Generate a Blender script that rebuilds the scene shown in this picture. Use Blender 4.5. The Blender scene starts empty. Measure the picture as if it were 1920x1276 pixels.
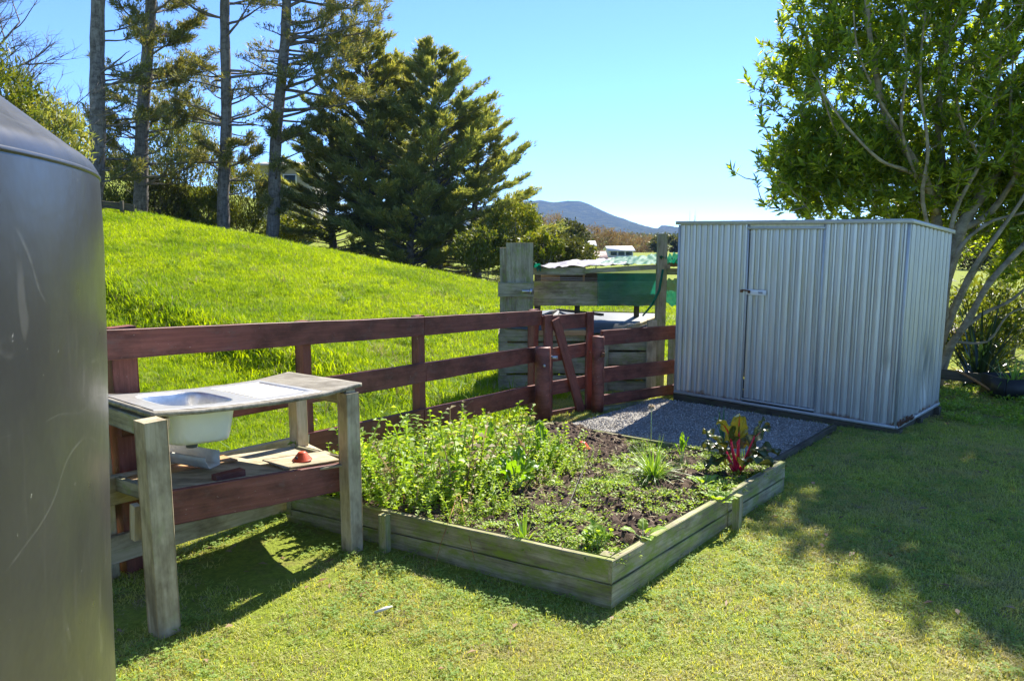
import bpy, bmesh, math, random
import numpy as np
from mathutils import Vector, Matrix, noise as mnoise

# ------------------------------------------------------------------ camera, world, sun
sc = bpy.context.scene
C = bpy.data.collections.new("yard"); sc.collection.children.link(C)
F, HY, HC = 1430.0, 435.0, 1.72
TH = math.atan((638 - HY) / F)
cd = bpy.data.cameras.new("camera"); cam = bpy.data.objects.new("camera", cd); C.objects.link(cam)
cam.location = (0, 0, HC); cam.rotation_euler = (math.radians(90) - TH, 0, 0)
cd.sensor_width = 36; cd.lens = 36 * F / 1920; cd.clip_start = 0.05; cd.clip_end = 20000
sc.camera = cam
SAZ, SEL = math.radians(28), math.radians(45)          # sun azimuth (from +Y towards +X), elevation
w = bpy.data.worlds.new("World"); sc.world = w; w.use_nodes = True
nt = w.node_tree; bg = nt.nodes['Background']
sky = nt.nodes.new('ShaderNodeTexSky'); sky.sky_type = 'NISHITA'; sky.sun_disc = False
sky.sun_elevation = SEL; sky.sun_rotation = SAZ; sky.air_density = 1.0; sky.dust_density = 0.0; sky.ozone_density = 8; sky.altitude = 5500
nt.links.new(sky.outputs[0], bg.inputs[0]); bg.inputs[1].default_value = 0.108
sd = bpy.data.lights.new("sun", 'SUN'); sun = bpy.data.objects.new("sun", sd); C.objects.link(sun)
sd.energy = 3.7; sd.angle = math.radians(0.5); sd.color = (1, .95, .86)
sun.rotation_euler = Vector((math.sin(SAZ) * math.cos(SEL), math.cos(SAZ) * math.cos(SEL), math.sin(SEL))).to_track_quat('Z', 'Y').to_euler()
sc.view_settings.view_transform = 'Standard'; sc.view_settings.look = 'None'
sc.view_settings.exposure = 1.78; sc.view_settings.gamma = 1
sc.cycles.max_bounces = 8; sc.cycles.transparent_max_bounces = 12; sc.cycles.volume_bounces = 0
sc.cycles.use_denoising = True

random.seed(5); R = np.random.default_rng(7)

def at(px, py, Y):
    u = (638 - py) / F
    r = ((px - 960) / F, math.cos(TH) + u * math.sin(TH), -math.sin(TH) + u * math.cos(TH))
    t = Y / r[1]
    return Vector((r[0] * t, Y, HC + r[2] * t))
def onz(px, py, z):
    u = (638 - py) / F
    r = ((px - 960) / F, math.cos(TH) + u * math.sin(TH), -math.sin(TH) + u * math.cos(TH))
    t = (z - HC) / r[2]
    return Vector((r[0] * t, r[1] * t, z))

# ------------------------------------------------------------------ materials
def M(name):
    m = bpy.data.materials.new(name); m.use_nodes = True
    return m, m.node_tree, m.node_tree.nodes['Principled BSDF']
def N(t, ty, **k):
    n = t.nodes.new(ty)
    for a, b in k.items(): setattr(n, a, b)
    return n
def ramp(t, fac, stops):
    r = N(t, 'ShaderNodeValToRGB'); cr = r.color_ramp
    while len(cr.elements) < len(stops): cr.elements.new(.5)
    for e, (p, c) in zip(cr.elements, stops): e.position = p; e.color = (*c, 1)
    t.links.new(fac, r.inputs[0]); return r.outputs[0]
def noi(t, vec, scale, detail=5, rough=.6, dist=0):
    n = N(t, 'ShaderNodeTexNoise'); n.inputs['Scale'].default_value = scale; n.inputs['Detail'].default_value = detail
    n.inputs['Roughness'].default_value = rough; n.inputs['Distortion'].default_value = dist
    if vec is not None: t.links.new(vec, n.inputs['Vector'])
    return n.outputs[0]
def mapv(t, vec, scale, loc=None):
    n = N(t, 'ShaderNodeMapping'); t.links.new(vec, n.inputs[0]); n.inputs['Scale'].default_value = scale
    if loc is not None: t.links.new(loc, n.inputs['Location'])
    return n.outputs[0]
def mix(t, fac, a, b, ty='MIX'):
    n = N(t, 'ShaderNodeMix', data_type='RGBA', blend_type=ty)
    if isinstance(fac, float): n.inputs[0].default_value = fac
    else: t.links.new(fac, n.inputs[0])
    for i, v in ((6, a), (7, b)):
        if isinstance(v, tuple): n.inputs[i].default_value = (*v, 1)
        else: t.links.new(v, n.inputs[i])
    return n.outputs[2]
def math_(t, op, a, b=None):
    n = N(t, 'ShaderNodeMath', operation=op)
    for i, v in ((0, a), (1, b)):
        if v is None: continue
        if isinstance(v, (int, float)): n.inputs[i].default_value = v
        else: t.links.new(v, n.inputs[i])
    return n.outputs[0]
def bump(t, b, h, strength=.3, dist=.01):
    n = N(t, 'ShaderNodeBump'); n.inputs['Strength'].default_value = strength; n.inputs['Distance'].default_value = dist
    t.links.new(h, n.inputs['Height']); t.links.new(n.outputs[0], b.inputs['Normal'])

def wood(name, cols, moss=None, mossamt=.5, rough=.75, grain=(1.5, 40, 40), bumps=.35, specks=None, stain=.72):
    m, t, b = M(name)
    tc = N(t, 'ShaderNodeTexCoord').outputs['Object']; oi = N(t, 'ShaderNodeObjectInfo').outputs['Random']
    off = math_(t, 'MULTIPLY', oi, 37.)
    cmb = N(t, 'ShaderNodeCombineXYZ')
    for i in range(3): t.links.new(off, cmb.inputs[i])
    v = mapv(t, tc, grain, cmb.outputs[0]); g = noi(t, v, 1.6, 8, .7, .35)
    n = len(cols); col = ramp(t, g, [(.3 + .4 * i / (n - 1), c) for i, c in enumerate(cols)])
    v2 = mapv(t, tc, (3, 6, 6), cmb.outputs[0]); big = noi(t, v2, 1.3, 4, .65)
    col = mix(t, math_(t, 'MULTIPLY', ramp(t, big, [(.45, (0, 0, 0)), (.64, (1, 1, 1))]), stain), col, mix(t, 1., col, (.34, .31, .27), 'MULTIPLY'))
    if moss:
        mm = ramp(t, noi(t, v2, 2.4, 7, .75), [(.62 - mossamt * .3, (0, 0, 0)), (.8 - mossamt * .25, (1, 1, 1))])
        col = mix(t, mm, col, moss)
    if specks:
        sp = ramp(t, noi(t, mapv(t, tc, (10, 30, 30), cmb.outputs[0]), 3, 3, .8), [(.67, (0, 0, 0)), (.72, (1, 1, 1))])
        col = mix(t, sp, col, specks)
    t.links.new(col, b.inputs['Base Color']); b.inputs['Roughness'].default_value = rough
    b.inputs['Specular IOR Level'].default_value = .35
    bump(t, b, g, bumps, .004); return m

def plain(name, col, rough=.6, metal=0., var=.25, scale=12, bmp=0, spec=.5):
    m, t, b = M(name); tc = N(t, 'ShaderNodeTexCoord').outputs['Object']
    g = noi(t, tc, scale, 6, .65)
    c = ramp(t, g, [(.3, tuple(x * (1 - var) for x in col)), (.7, tuple(min(1, x * (1 + var)) for x in col))])
    t.links.new(c, b.inputs['Base Color']); b.inputs['Roughness'].default_value = rough; b.inputs['Metallic'].default_value = metal
    b.inputs['Specular IOR Level'].default_value = spec
    if bmp: bump(t, b, g, bmp, .01)
    return m

def leafmat(name, cols, trans=.45, rough=.45, tcol=None, spec=.35, patch=None, pscale=.5):
    m, t, b = M(name)
    rnd = N(t, 'ShaderNodeNewGeometry').outputs['Random Per Island']
    n = len(cols); col = ramp(t, rnd, [(i / max(1, n - 1), c) for i, c in enumerate(cols)])
    if patch:
        pos = N(t, 'ShaderNodeNewGeometry').outputs['Position']
        col = mix(t, ramp(t, noi(t, pos, pscale, 5, .6), [(.45, (0, 0, 0)), (.62, (1, 1, 1))]), col, patch)
    t.links.new(col, b.inputs['Base Color']); b.inputs['Roughness'].default_value = rough; b.inputs['Specular IOR Level'].default_value = spec
    tr = N(t, 'ShaderNodeBsdfTranslucent')
    tc = mix(t, 1., col, tcol or (1.6, 1.5, .5), 'MULTIPLY'); t.links.new(tc, tr.inputs[0])
    mx = N(t, 'ShaderNodeMixShader'); mx.inputs[0].default_value = trans
    t.links.new(b.outputs[0], mx.inputs[1]); t.links.new(tr.outputs[0], mx.inputs[2])
    t.links.new(mx.outputs[0], t.nodes['Material Output'].inputs[0]); return m

def nocl(c): return c
MT = {}
MT['maroon'] = wood('maroon_paint', [(.15, .046, .030), (.21, .066, .043), (.27, .095, .066)], moss=(.16, .09, .07), mossamt=.25, rough=.55, bumps=.6, specks=(.42, .33, .27))
MT['bed'] = wood('weathered_green_timber', [(.16, .135, .07), (.36, .31, .18), (.52, .45, .29)], moss=(.22, .27, .03), mossamt=.62, bumps=.7, specks=(.05, .05, .035))
MT['pale'] = wood('treated_pine', [(.35, .28, .16), (.50, .41, .26), (.60, .50, .34)], moss=(.40, .37, .19), mossamt=.25, grain=(2, 30, 30), bumps=.3)
MT['orange'] = wood('bare_timber', [(.36, .2, .08), (.5, .3, .13), (.55, .36, .18)], rough=.7)
MT['grey'] = wood('grey_weathered_timber', [(.18, .155, .09), (.34, .30, .19), (.46, .41, .28)], moss=(.21, .25, .05), mossamt=.45, bumps=.6)
MT['ply'] = wood('weathered_plywood', [(.13, .11, .08), (.28, .25, .19), (.38, .35, .29)], moss=(.16, .13, .09), mossamt=.35, grain=(4, 26, 26), bumps=.6)
MT['shelf'] = wood('stained_plywood', [(.33, .26, .15), (.46, .38, .24), (.55, .47, .32)], moss=(.2, .17, .1), mossamt=.3, grain=(3, 12, 12))
MT['dark'] = wood('dark_damp_timber', [(.05, .04, .028), (.1, .08, .055), (.14, .115, .08)], moss=(.08, .09, .03), mossamt=.4)
MT['bark'] = wood('pine_bark', [(.07, .06, .052), (.17, .15, .13), (.26, .235, .2)], grain=(9, 9, 1.6), bumps=1., rough=.9)
MT['bark2'] = wood('smooth_bark', [(.17, .13, .08), (.30, .245, .16), (.38, .32, .22)], grain=(7, 7, 9), bumps=.5, moss=(.2, .2, .1), mossamt=.3)
MT['twig'] = plain('twig_bark', (.22, .17, .1), .85)
MT['white'] = plain('white_enamel', (.72, .72, .68), .3, var=.06, scale=5)
MT['plastic'] = plain('white_gutter_plastic', (.62, .6, .5), .45, var=.2, scale=14)
MT['steel'] = plain('stainless_steel', (.74, .72, .67), .42, 1., .12, 30)
MT['greyplastic'] = plain('grey_drain_plastic', (.16, .17, .18), .4)
MT['red'] = plain('red_plastic', (.62, .085, .03), .4, var=.12)
MT['rust'] = plain('rusty_iron', (.16, .07, .03), .85, .2, .5, 60, .5)
MT['black'] = plain('black_plastic', (.02, .02, .02), .5)
MT['galv'] = plain('galvanised_hardware', (.5, .5, .5), .4, .9)
MT['hwhite'] = plain('white_weatherboard', (.75, .76, .74), .6, var=.04)
MT['beige'] = plain('beige_render', (.42, .38, .29), .7, var=.08, scale=1)
MT['hroof'] = plain('pale_iron_roof', (.6, .58, .55), .5, var=.06)
MT['broof'] = plain('brown_tile_roof', (.17, .09, .075), .7)
MT['glass'] = plain('window_glass', (.03, .05, .06), .1, var=.1)
MT['lbark'] = plain('fallen_frond', (.34, .17, .06), .8, var=.4, scale=30)

# tank plastic: dark polyethylene with scuffs
m, t, b = M('tank_polyethylene'); tc = N(t, 'ShaderNodeTexCoord').outputs['Object']
base = ramp(t, noi(t, mapv(t, tc, (1, 1, .7)), 2.2, 6, .6), [(.3, (.022, .022, .021)), (.7, (.040, .039, .037))])
sc1 = ramp(t, noi(t, mapv(t, tc, (3, 3, 1.0)), 3.0, 2, .5, 1.5), [(.655, (0, 0, 0)), (.70, (.5, .5, .5))])
sc2 = ramp(t, noi(t, tc, 75, 2, .5), [(.745, (0, 0, 0)), (.79, (1, 1, 1))])
sc3 = ramp(t, noi(t, mapv(t, tc, (18, 18, 1.1)), 2.5, 4, .6), [(.6, (0, 0, 0)), (.85, (.6, .6, .6))])
c = mix(t, sc3, base, (.075, .072, .064)); c = mix(t, math_(t, 'MULTIPLY', sc1, .45), c, (.15, .145, .135)); c = mix(t, sc2, c, (.2, .195, .18))
ln = ramp(t, noi(t, mapv(t, tc, (1.2, 1.2, 2.2)), 1.7, 1, .4, .6), [(.494, (0, 0, 0)), (.4975, (1, 1, 1)), (.501, (0, 0, 0))])
lm_ = ramp(t, noi(t, tc, 2.3, 5, .8), [(.52, (0, 0, 0)), (.6, (1, 1, 1))]); c = mix(t, math_(t, 'MULTIPLY', math_(t, 'MULTIPLY', ln, lm_), .35), c, (.2, .2, .185))
sm2 = ramp(t, noi(t, mapv(t, tc, (30, 30, 9)), 2, 5, .8), [(.55, (0, 0, 0)), (.75, (1, 1, 1))]); sm3 = ramp(t, noi(t, mapv(t, tc, (2, 2, 1.5)), 1.9, 3, .6), [(.60, (0, 0, 0)), (.70, (1, 1, 1))])
c = mix(t, math_(t, 'MULTIPLY', math_(t, 'MULTIPLY', sm2, sm3), .6), c, (.2, .2, .185))
grn = ramp(t, noi(t, mapv(t, tc, (4, 4, 1)), 2, 4, .6), [(.5, (0, 0, 0)), (.8, (.5, .5, .5))]); c = mix(t, grn, c, (.05, .055, .035))
t.links.new(c, b.inputs['Base Color']); b.inputs['Specular IOR Level'].default_value = .6
t.links.new(ramp(t, noi(t, tc, 9, 6, .7), [(.3, (.27, .27, .27)), (.75, (.38, .38, .38))]), b.inputs['Roughness'])
bump(t, b, noi(t, tc, 5, 4, .6), .12, .02); MT['tank'] = m

# shed steel
m, t, b = M('zincalume_cladding'); tc = N(t, 'ShaderNodeTexCoord').outputs['Object']
g = noi(t, mapv(t, tc, (12, 12, 1.2)), 1.5, 5, .6)
c = ramp(t, g, [(.3, (.47, .47, .445)), (.7, (.61, .61, .58))])
c = mix(t, ramp(t, noi(t, tc, 90, 3, .6), [(.4, (0, 0, 0)), (.6, (.25, .25, .25))]), c, (.50, .50, .49))
st_ = noi(t, mapv(t, tc, (22, 22, .35)), 2, 4, .7); c = mix(t, ramp(t, st_, [(.42, (0, 0, 0)), (.68, (.75, .75, .75))]), c, (.33, .33, .33))
sx = N(t, 'ShaderNodeSeparateXYZ'); t.links.new(tc, sx.inputs[0])
low = math_(t, 'SUBTRACT', math_(t, 'MULTIPLY', noi(t, tc, 5, 5, .7), .17), sx.outputs[2])
rf = ramp(t, math_(t, 'ADD', low, .0), [(.045, (0, 0, 0)), (.085, (1, 1, 1))])
c = mix(t, rf, c, (.20, .10, .045))
t.links.new(c, b.inputs['Base Color']); b.inputs['Metallic'].default_value = .55
t.links.new(ramp(t, g, [(.3, (.3, .3, .3)), (.7, (.42, .42, .42))]), b.inputs['Roughness'])
bump(t, b, noi(t, mapv(t, tc, (3, 3, 2)), 3, 3, .5), .1, .01); MT['zinc'] = m
MT['zinctrim'] = plain('zincalume_trim', (.45, .45, .43), .5, .6, .1, 8)

# lawn / pasture ground sheet
m, t, b = M('ground_soil_and_turf'); pos = N(t, 'ShaderNodeNewGeometry').outputs['Position']
g1 = noi(t, pos, 3, 8, .7); g2 = noi(t, pos, 40, 6, .7)
c = mix(t, ramp(t, g2, [(.35, (0, 0, 0)), (.65, (1, 1, 1))]), (.15, .18, .025), (.26, .32, .04))
c = mix(t, math_(t, 'MULTIPLY', ramp(t, g1, [(.52, (0, 0, 0)), (.68, (1, 1, 1))]), .6), c, (.28, .21, .09))
t.links.new(c, b.inputs['Base Color']); b.inputs['Roughness'].default_value = .95; b.inputs['Specular IOR Level'].default_value = .1
bump(t, b, g2, .8, .03); MT['ground'] = m
MT['soil'] = plain('garden_soil', (.085, .058, .042), .95, var=.5, scale=30, bmp=1., spec=.1)
MT['clod'] = plain('soil_clods', (.12, .085, .062), .95, var=.5, scale=60, bmp=.8, spec=.1)

LG = (1.9, 1.75, .35)
MT['lawn'] = leafmat('lawn_blades', [(.24, .32, .05), (.35, .42, .08), (.46, .50, .14), (.62, .58, .30)], .42, .5, LG, .25, patch=(.46, .42, .2), pscale=1.6)
MT['pasture'] = leafmat('pasture_blades', [(.22, .32, .008), (.29, .39, .010), (.35, .44, .014)], .5, .6, (1.75, 1.6, .2), .12, patch=(.15, .25, .012), pscale=.5)
MT['tussock'] = leafmat('tussock_blades', [(.11, .20, .012), (.17, .27, .015), (.26, .34, .03)], .42, .55, (1.7, 1.6, .25), .15)
MT['clover'] = leafmat('clover_leaves', [(.16, .26, .05), (.22, .33, .07), (.3, .38, .12)], .4, .6, LG, .2)
MT['drygrass'] = leafmat('dry_grass', [(.30, .24, .12), (.42, .36, .2), (.24, .17, .09)], .3, .6, (1.2, 1.1, .8), .3)
MT['weed'] = leafmat('weed_leaves', [(.14, .24, .03), (.21, .33, .04), (.29, .42, .055), (.38, .46, .13)], .42, .5, (1.8, 1.7, .4), .28)
MT['chard'] = leafmat('silverbeet_leaf', [(.11, .22, .022), (.17, .3, .03)], .5, .35, (2., 1.9, .3), .5)
MT['chardstem'] = plain('pale_green_stalk', (.45, .55, .22), .4, var=.15)
MT['rchard'] = leafmat('red_chard_leaf', [(.04, .07, .02), (.06, .09, .022), (.10, .11, .03)], .2, .3, (1.8, 1.3, .5), .5)
MT['rstem'] = plain('crimson_stalk', (.55, .012, .05), .35, var=.15)
MT['onion'] = leafmat('onion_leaf', [(.12, .24, .04), (.2, .34, .05), (.3, .42, .1)], .35, .35, LG, .5)
MT['blueleaf'] = leafmat('blue_green_leaf', [(.06, .15, .09), (.08, .19, .1)], .3, .35, (1.2, 1.5, 1.), .5)
MT['yflower'] = plain('dry_flower_head', (.6, .48, .3), .8)
MT['pine'] = leafmat('pine_needles', [(.11, .14, .05), (.18, .21, .07), (.30, .30, .12)], .3, .55, (1.9, 1.5, .5), .25)
MT['macro'] = leafmat('cypress_sprays', [(.17, .215, .08), (.27, .30, .105), (.42, .38, .13)], .42, .5, (1.6, 1.5, .5), .25, patch=(.18, .22, .10), pscale=.35)
MT['dshrub'] = leafmat('feathery_shrub', [(.08, .12, .022), (.12, .155, .03), (.17, .19, .045)], .38, .5, (1.8, 1.6, .4), .25)
MT['yshrub'] = leafmat('yellow_green_shrub', [(.08, .12, .015), (.15, .19, .02), (.24, .24, .04)], .38, .5, (1.7, 1.5, .4), .25)
MT['bshrub'] = leafmat('olive_dark_tree', [(.06, .075, .02), (.1, .11, .03)], .3, .5, (1.6, 1.4, .5), .2)
MT['bare'] = leafmat('bare_twigs_russet', [(.20, .12, .05), (.28, .19, .07), (.22, .2, .06)], .3, .7, (1.2, 1., .6), .2)
MT['broad'] = leafmat('glossy_broad_leaf', [(.09, .15, .022), (.16, .24, .03), (.34, .41, .05)], .46, .36, (2.6, 2.3, .35), .5)
MT['flax'] = leafmat('flax_blades', [(.02, .045, .022), (.035, .065, .03)], .2, .3, (1.4, 1.5, .5), .6)
MT['litter'] = leafmat('fallen_leaves', [(.16, .08, .035), (.26, .16, .08), (.34, .24, .14)], .2, .6, (1.2, 1., .7), .3)

# gravel
m, t, b = M('blue_gravel'); pos = N(t, 'ShaderNodeNewGeometry').outputs['Position']
c = ramp(t, noi(t, pos, 60, 3, .6), [(.35, (.16, .148, .13)), (.65, (.38, .35, .30))]); t.links.new(c, b.inputs['Base Color']); b.inputs['Roughness'].default_value = .9
bump(t, b, noi(t, pos, 70, 3, .6), 1., .02); MT['gravel'] = m
m, t, b = M('gravel_stones'); rnd = N(t, 'ShaderNodeObjectInfo').outputs['Random']
t.links.new(ramp(t, rnd, [(0, (.18, .165, .145)), (.5, (.36, .33, .285)), (.9, (.58, .54, .47)), (1, (.4, .3, .22))]), b.inputs['Base Color']); b.inputs['Roughness'].default_value = .85; MT['stone'] = m

# shade cloth and roof cloth
def cloth(name, col, alpha, tr=.4):
    m, t, b = M(name); tc = N(t, 'ShaderNodeTexCoord').outputs['Object']
    g = noi(t, mapv(t, tc, (8, 50, 8)), 3, 5, .7)
    c = ramp(t, g, [(.3, tuple(x * .7 for x in col)), (.7, tuple(min(1, x * 1.3) for x in col))])
    t.links.new(c, b.inputs['Base Color']); b.inputs['Roughness'].default_value = .6
    tl = N(t, 'ShaderNodeBsdfTranslucent'); t.links.new(c, tl.inputs[0])
    a = N(t, 'ShaderNodeMixShader'); a.inputs[0].default_value = tr; t.links.new(b.outputs[0], a.inputs[1]); t.links.new(tl.outputs[0], a.inputs[2])
    tp = N(t, 'ShaderNodeBsdfTransparent'); a2 = N(t, 'ShaderNodeMixShader')
    a2.inputs[0].default_value = alpha; t.links.new(tp.outputs[0], a2.inputs[1]); t.links.new(a.outputs[0], a2.inputs[2])
    t.links.new(a2.outputs[0], t.nodes['Material Output'].inputs[0]); return m
MT['net'] = cloth('green_shade_cloth', (.003, .17, .095), .92)
MT['netsheer'] = cloth('thin_green_netting', (.01, .25, .16), .55)
MT['tarp'] = cloth('faded_lilac_sheet', (.22, .20, .22), 1., .15)

# forested mountain
m, t, b = M('bush_clad_mountain'); pos = N(t, 'ShaderNodeNewGeometry').outputs['Position']
c = ramp(t, noi(t, pos, .03, 8, .75), [(.35, (.015, .028, .010)), (.5, (.045, .06, .02)), (.68, (.12, .125, .045))])
t.links.new(c, b.inputs['Base Color']); b.inputs['Roughness'].default_value = .95; b.inputs['Specular IOR Level'].default_value = .05
bump(t, b, noi(t, pos, .045, 6, .7), 1., 18.); MT['mount'] = m

# ------------------------------------------------------------------ object helpers
def tag(o, label=None, cat=None, group=None, kind=None):
    if label: o['label'] = label
    if cat: o['category'] = cat
    if group: o['group'] = group
    if kind: o['kind'] = kind
    return o
def thing(name, loc, label, cat, group=None):
    o = bpy.data.objects.new(name, None); C.objects.link(o); o.location = loc; o.empty_display_size = .1
    return tag(o, label, cat, group)
def link(name, me, mat=None, parent=None, Mx=None, smooth=False):
    o = bpy.data.objects.new(name, me); C.objects.link(o)
    if mat: me.materials.append(MT[mat] if isinstance(mat, str) else mat)
    if Mx is None: Mx = Matrix()
    if parent is not None:
        o.parent = parent; top = parent; off = Vector(parent.location)
        if parent.parent is not None:
            W = parent.parent.matrix_basis @ parent.matrix_basis
        else: W = parent.matrix_basis
        o.matrix_basis = W.inverted() @ Mx
    else: o.matrix_basis = Mx
    if smooth: me.polygons.foreach_set('use_smooth', [True] * len(me.polygons))
    return o
def npmesh(name, V, Q):
    me = bpy.data.meshes.new(name); V = np.asarray(V, np.float32); Q = np.asarray(Q, np.int32); k = Q.shape[1]
    me.vertices.add(len(V)); me.vertices.foreach_set('co', V.ravel())
    me.loops.add(Q.size); me.loops.foreach_set('vertex_index', Q.ravel())
    me.polygons.add(len(Q)); me.polygons.foreach_set('loop_start', np.arange(0, Q.size, k, dtype=np.int32))
    me.polygons.foreach_set('loop_total', np.full(len(Q), k, np.int32)); me.update(calc_edges=True); return me

def frame(p0, p1, up=(0, 0, 1)):
    p0 = Vector(p0); p1 = Vector(p1); x = (p1 - p0).normalized(); up = Vector(up)
    y = up.cross(x)
    if y.length < 1e-4: y = Vector((0, 1, 0)).cross(x)
    y.normalize(); z = x.cross(y)
    Mx = Matrix((x, y, z)).transposed().to_4x4(); Mx.translation = p0; return Mx, (p1 - p0).length

def board(name, p0, p1, h, t, mat, parent=None, up=(0, 0, 1), rough=.0035, bev=.003, sag=0., twist=0):
    """plank with its long axis p0->p1, height h along up, thickness t; own object with local x along the grain"""
    Mx, L = frame(p0, p1, up); n = max(1, int(L / .12)); bm = bmesh.new(); sd_ = random.random() * 100
    rings = []
    for i in range(n + 1):
        s = i / n; x = s * L; dz = -sag * 4 * s * (1 - s); rg = []
        for (sy, sz) in ((-1, -1), (1, -1), (1, 1), (-1, 1)):
            for (ky, kz) in (((1, 0), (0, 1)) if sy * sz > 0 else ((0, 1), (1, 0))):
                y = sy * (t / 2 - bev * ky); z = sz * (h / 2 - bev * kz)
                q = Vector((x * 3 + sd_, y * 9, z * 9)); d = mnoise.noise_vector(q) * rough
                rg.append(bm.verts.new((x + (d.x if 0 < i < n else d.x * .6), y + d.y, z + d.z + dz)))
        rings.append(rg)
    for a, b_ in zip(rings, rings[1:]):
        for k in range(8): bm.faces.new((a[k], a[(k + 1) % 8], b_[(k + 1) % 8], b_[k]))
    bm.faces.new(rings[0][::-1]); bm.faces.new(rings[-1])
    bmesh.ops.recalc_face_normals(bm, faces=bm.faces)
    me = bpy.data.meshes.new(name); bm.to_mesh(me); bm.free()
    return link(name, me, mat, parent, Mx)

class MB:
    def __init__(s): s.V = []; s.Q = []; s.n = 0
    def add(s, V, Q): s.V.append(np.asarray(V, float)); s.Q.append(np.asarray(Q) + s.n); s.n += len(V)
    def tube(s, pts, rad, k=6, cap=True):
        P = [Vector(p) for p in pts]; rings = []; u = None
        for i, p in enumerate(P):
            d = (P[min(i + 1, len(P) - 1)] - P[max(i - 1, 0)])
            if d.length < 1e-9: d = Vector((0, 0, 1))
            d.normalize()
            if u is None: u = d.orthogonal().normalized()
            else:
                u = u - d * u.dot(d)
                u = u.normalized() if u.length > 1e-6 else d.orthogonal().normalized()
            v = d.cross(u); r = rad[i] if hasattr(rad, '__len__') else rad
            rings.append([p + (u * math.cos(a) + v * math.sin(a)) * r for a in [2 * math.pi * j / k for j in range(k)]])
        V = [q for rg in rings for q in rg]; Q = []
        for i in range(len(P) - 1):
            for j in range(k): Q.append((i * k + j, i * k + (j + 1) % k, (i + 1) * k + (j + 1) % k, (i + 1) * k + j))
        if cap and k == 4: Q.append((3, 2, 1, 0)); e = (len(P) - 1) * k; Q.append((e, e + 1, e + 2, e + 3))
        elif cap:
            for e, flip in ((0, 1), ((len(P) - 1) * k, 0)):
                V.append(P[0] if e == 0 else P[-1]); c = len(V) - 1
                for j in range(0, k - 1, 2):
                    q = (c, e + j, e + j + 1, e + (j + 2) % k); Q.append(q[::-1] if flip else q)
        s.add([tuple(q) for q in V], Q)
    def box(s, c, size, rot=None):
        c = Vector(c); V = []
        for z in (-.5, .5):
            for x, y in ((-.5, -.5), (.5, -.5), (.5, .5), (-.5, .5)):
                q = Vector((x * size[0], y * size[1], z * size[2]))
                if rot is not None: q = rot @ q
                V.append(tuple(c + q))
        s.add(V, [(3, 2, 1, 0), (4, 5, 6, 7), (0, 1, 5, 4), (1, 2, 6, 5), (2, 3, 7, 6), (3, 0, 4, 7)])
    def lathe(s, prof, k=24, a0=0., a1=2 * math.pi, c=(0, 0, 0)):
        n = len(prof); V = []; full = abs(a1 - a0 - 2 * math.pi) < 1e-6; kk = k if full else k + 1
        for j in range(kk):
            a = a0 + (a1 - a0) * j / k
            for r, z in prof: V.append((c[0] + r * math.cos(a), c[1] + r * math.sin(a), c[2] + z))
        Q = []
        for j in range(k):
            j2 = (j + 1) % kk
            for i in range(n - 1): Q.append((j * n + i, j2 * n + i, j2 * n + i + 1, j * n + i + 1))
        s.add(V, Q)
    def quads(s, V4):  # (n,4,3)
        V4 = np.asarray(V4); n = len(V4); s.add(V4.reshape(-1, 3), np.arange(n * 4).reshape(n, 4))
    def leaf(s, base, d, up, L, W, curl=.6, seg=6, across=4, ruf=0., fold=.25, prof=None, seed=0):
        """broad curved leaf blade growing from base along d, bending away from up"""
        d = Vector(d).normalized(); up = Vector(up); sidev = d.cross(up)
        if sidev.length < 1e-4: sidev = Vector((1, 0, 0))
        sidev.normalize(); p = Vector(base); V = []; ds = L / seg; dd = d.copy()
        for i in range(seg + 1):
            f = i / seg; wd = W * (prof(f) if prof else math.sin(math.pi * min(1, f * .93 + .07)) ** .7) / 2
            nn = sidev.cross(dd).normalized()
            for j in range(across + 1):
                g = 2 * j / across - 1
                r_ = ruf * math.sin(f * 17 + g * 3 + seed) * abs(g) + ruf * .6 * math.sin(f * 9 + g * 8 + seed * 2)
                V.append(tuple(p + sidev * (g * wd) + nn * (abs(g) * wd * fold + r_ * W)))
            rotm = Matrix.Rotation(-curl / seg, 3, sidev); dd = rotm @ dd; p = p + dd * ds
        a = across + 1
        s.add(V, [(i * a + j, i * a + j + 1, (i + 1) * a + j + 1, (i + 1) * a + j) for i in range(seg) for j in range(across)])
    def build(s, name, mat, parent=None, smooth=True, local=True, org=None):
        V = np.concatenate(s.V); Q = np.concatenate(s.Q); k = Q.shape[1]
        o0 = Vector((0, 0, 0)) if parent is None and org is None else (Vector(org) if org is not None else (parent.matrix_basis.translation if parent.parent is None else (parent.parent.matrix_basis @ parent.matrix_basis).translation))
        V = V - np.array(o0); me = npmesh(name, V, Q)
        return link(name, me, mat, parent, Matrix.Translation(o0), smooth)

def leafq(P, D, U, L, W, fold=.2):
    """vectorised diamond leaves. P base (n,3), D dir, U approx up, L,W (n,)"""
    D = D / (np.linalg.norm(D, axis=1, keepdims=True) + 1e-9); S = np.cross(D, U); S /= (np.linalg.norm(S, axis=1, keepdims=True) + 1e-9)
    Nn = np.cross(S, D); L = np.broadcast_to(L, (len(P),))[:, None]; W = np.broadcast_to(W, (len(P),))[:, None]
    mid = P + D * L * .45 + Nn * W * fold
    return np.stack([P, mid + S * W / 2, P + D * L - Nn * L * .06, mid - S * W / 2], 1)

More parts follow.
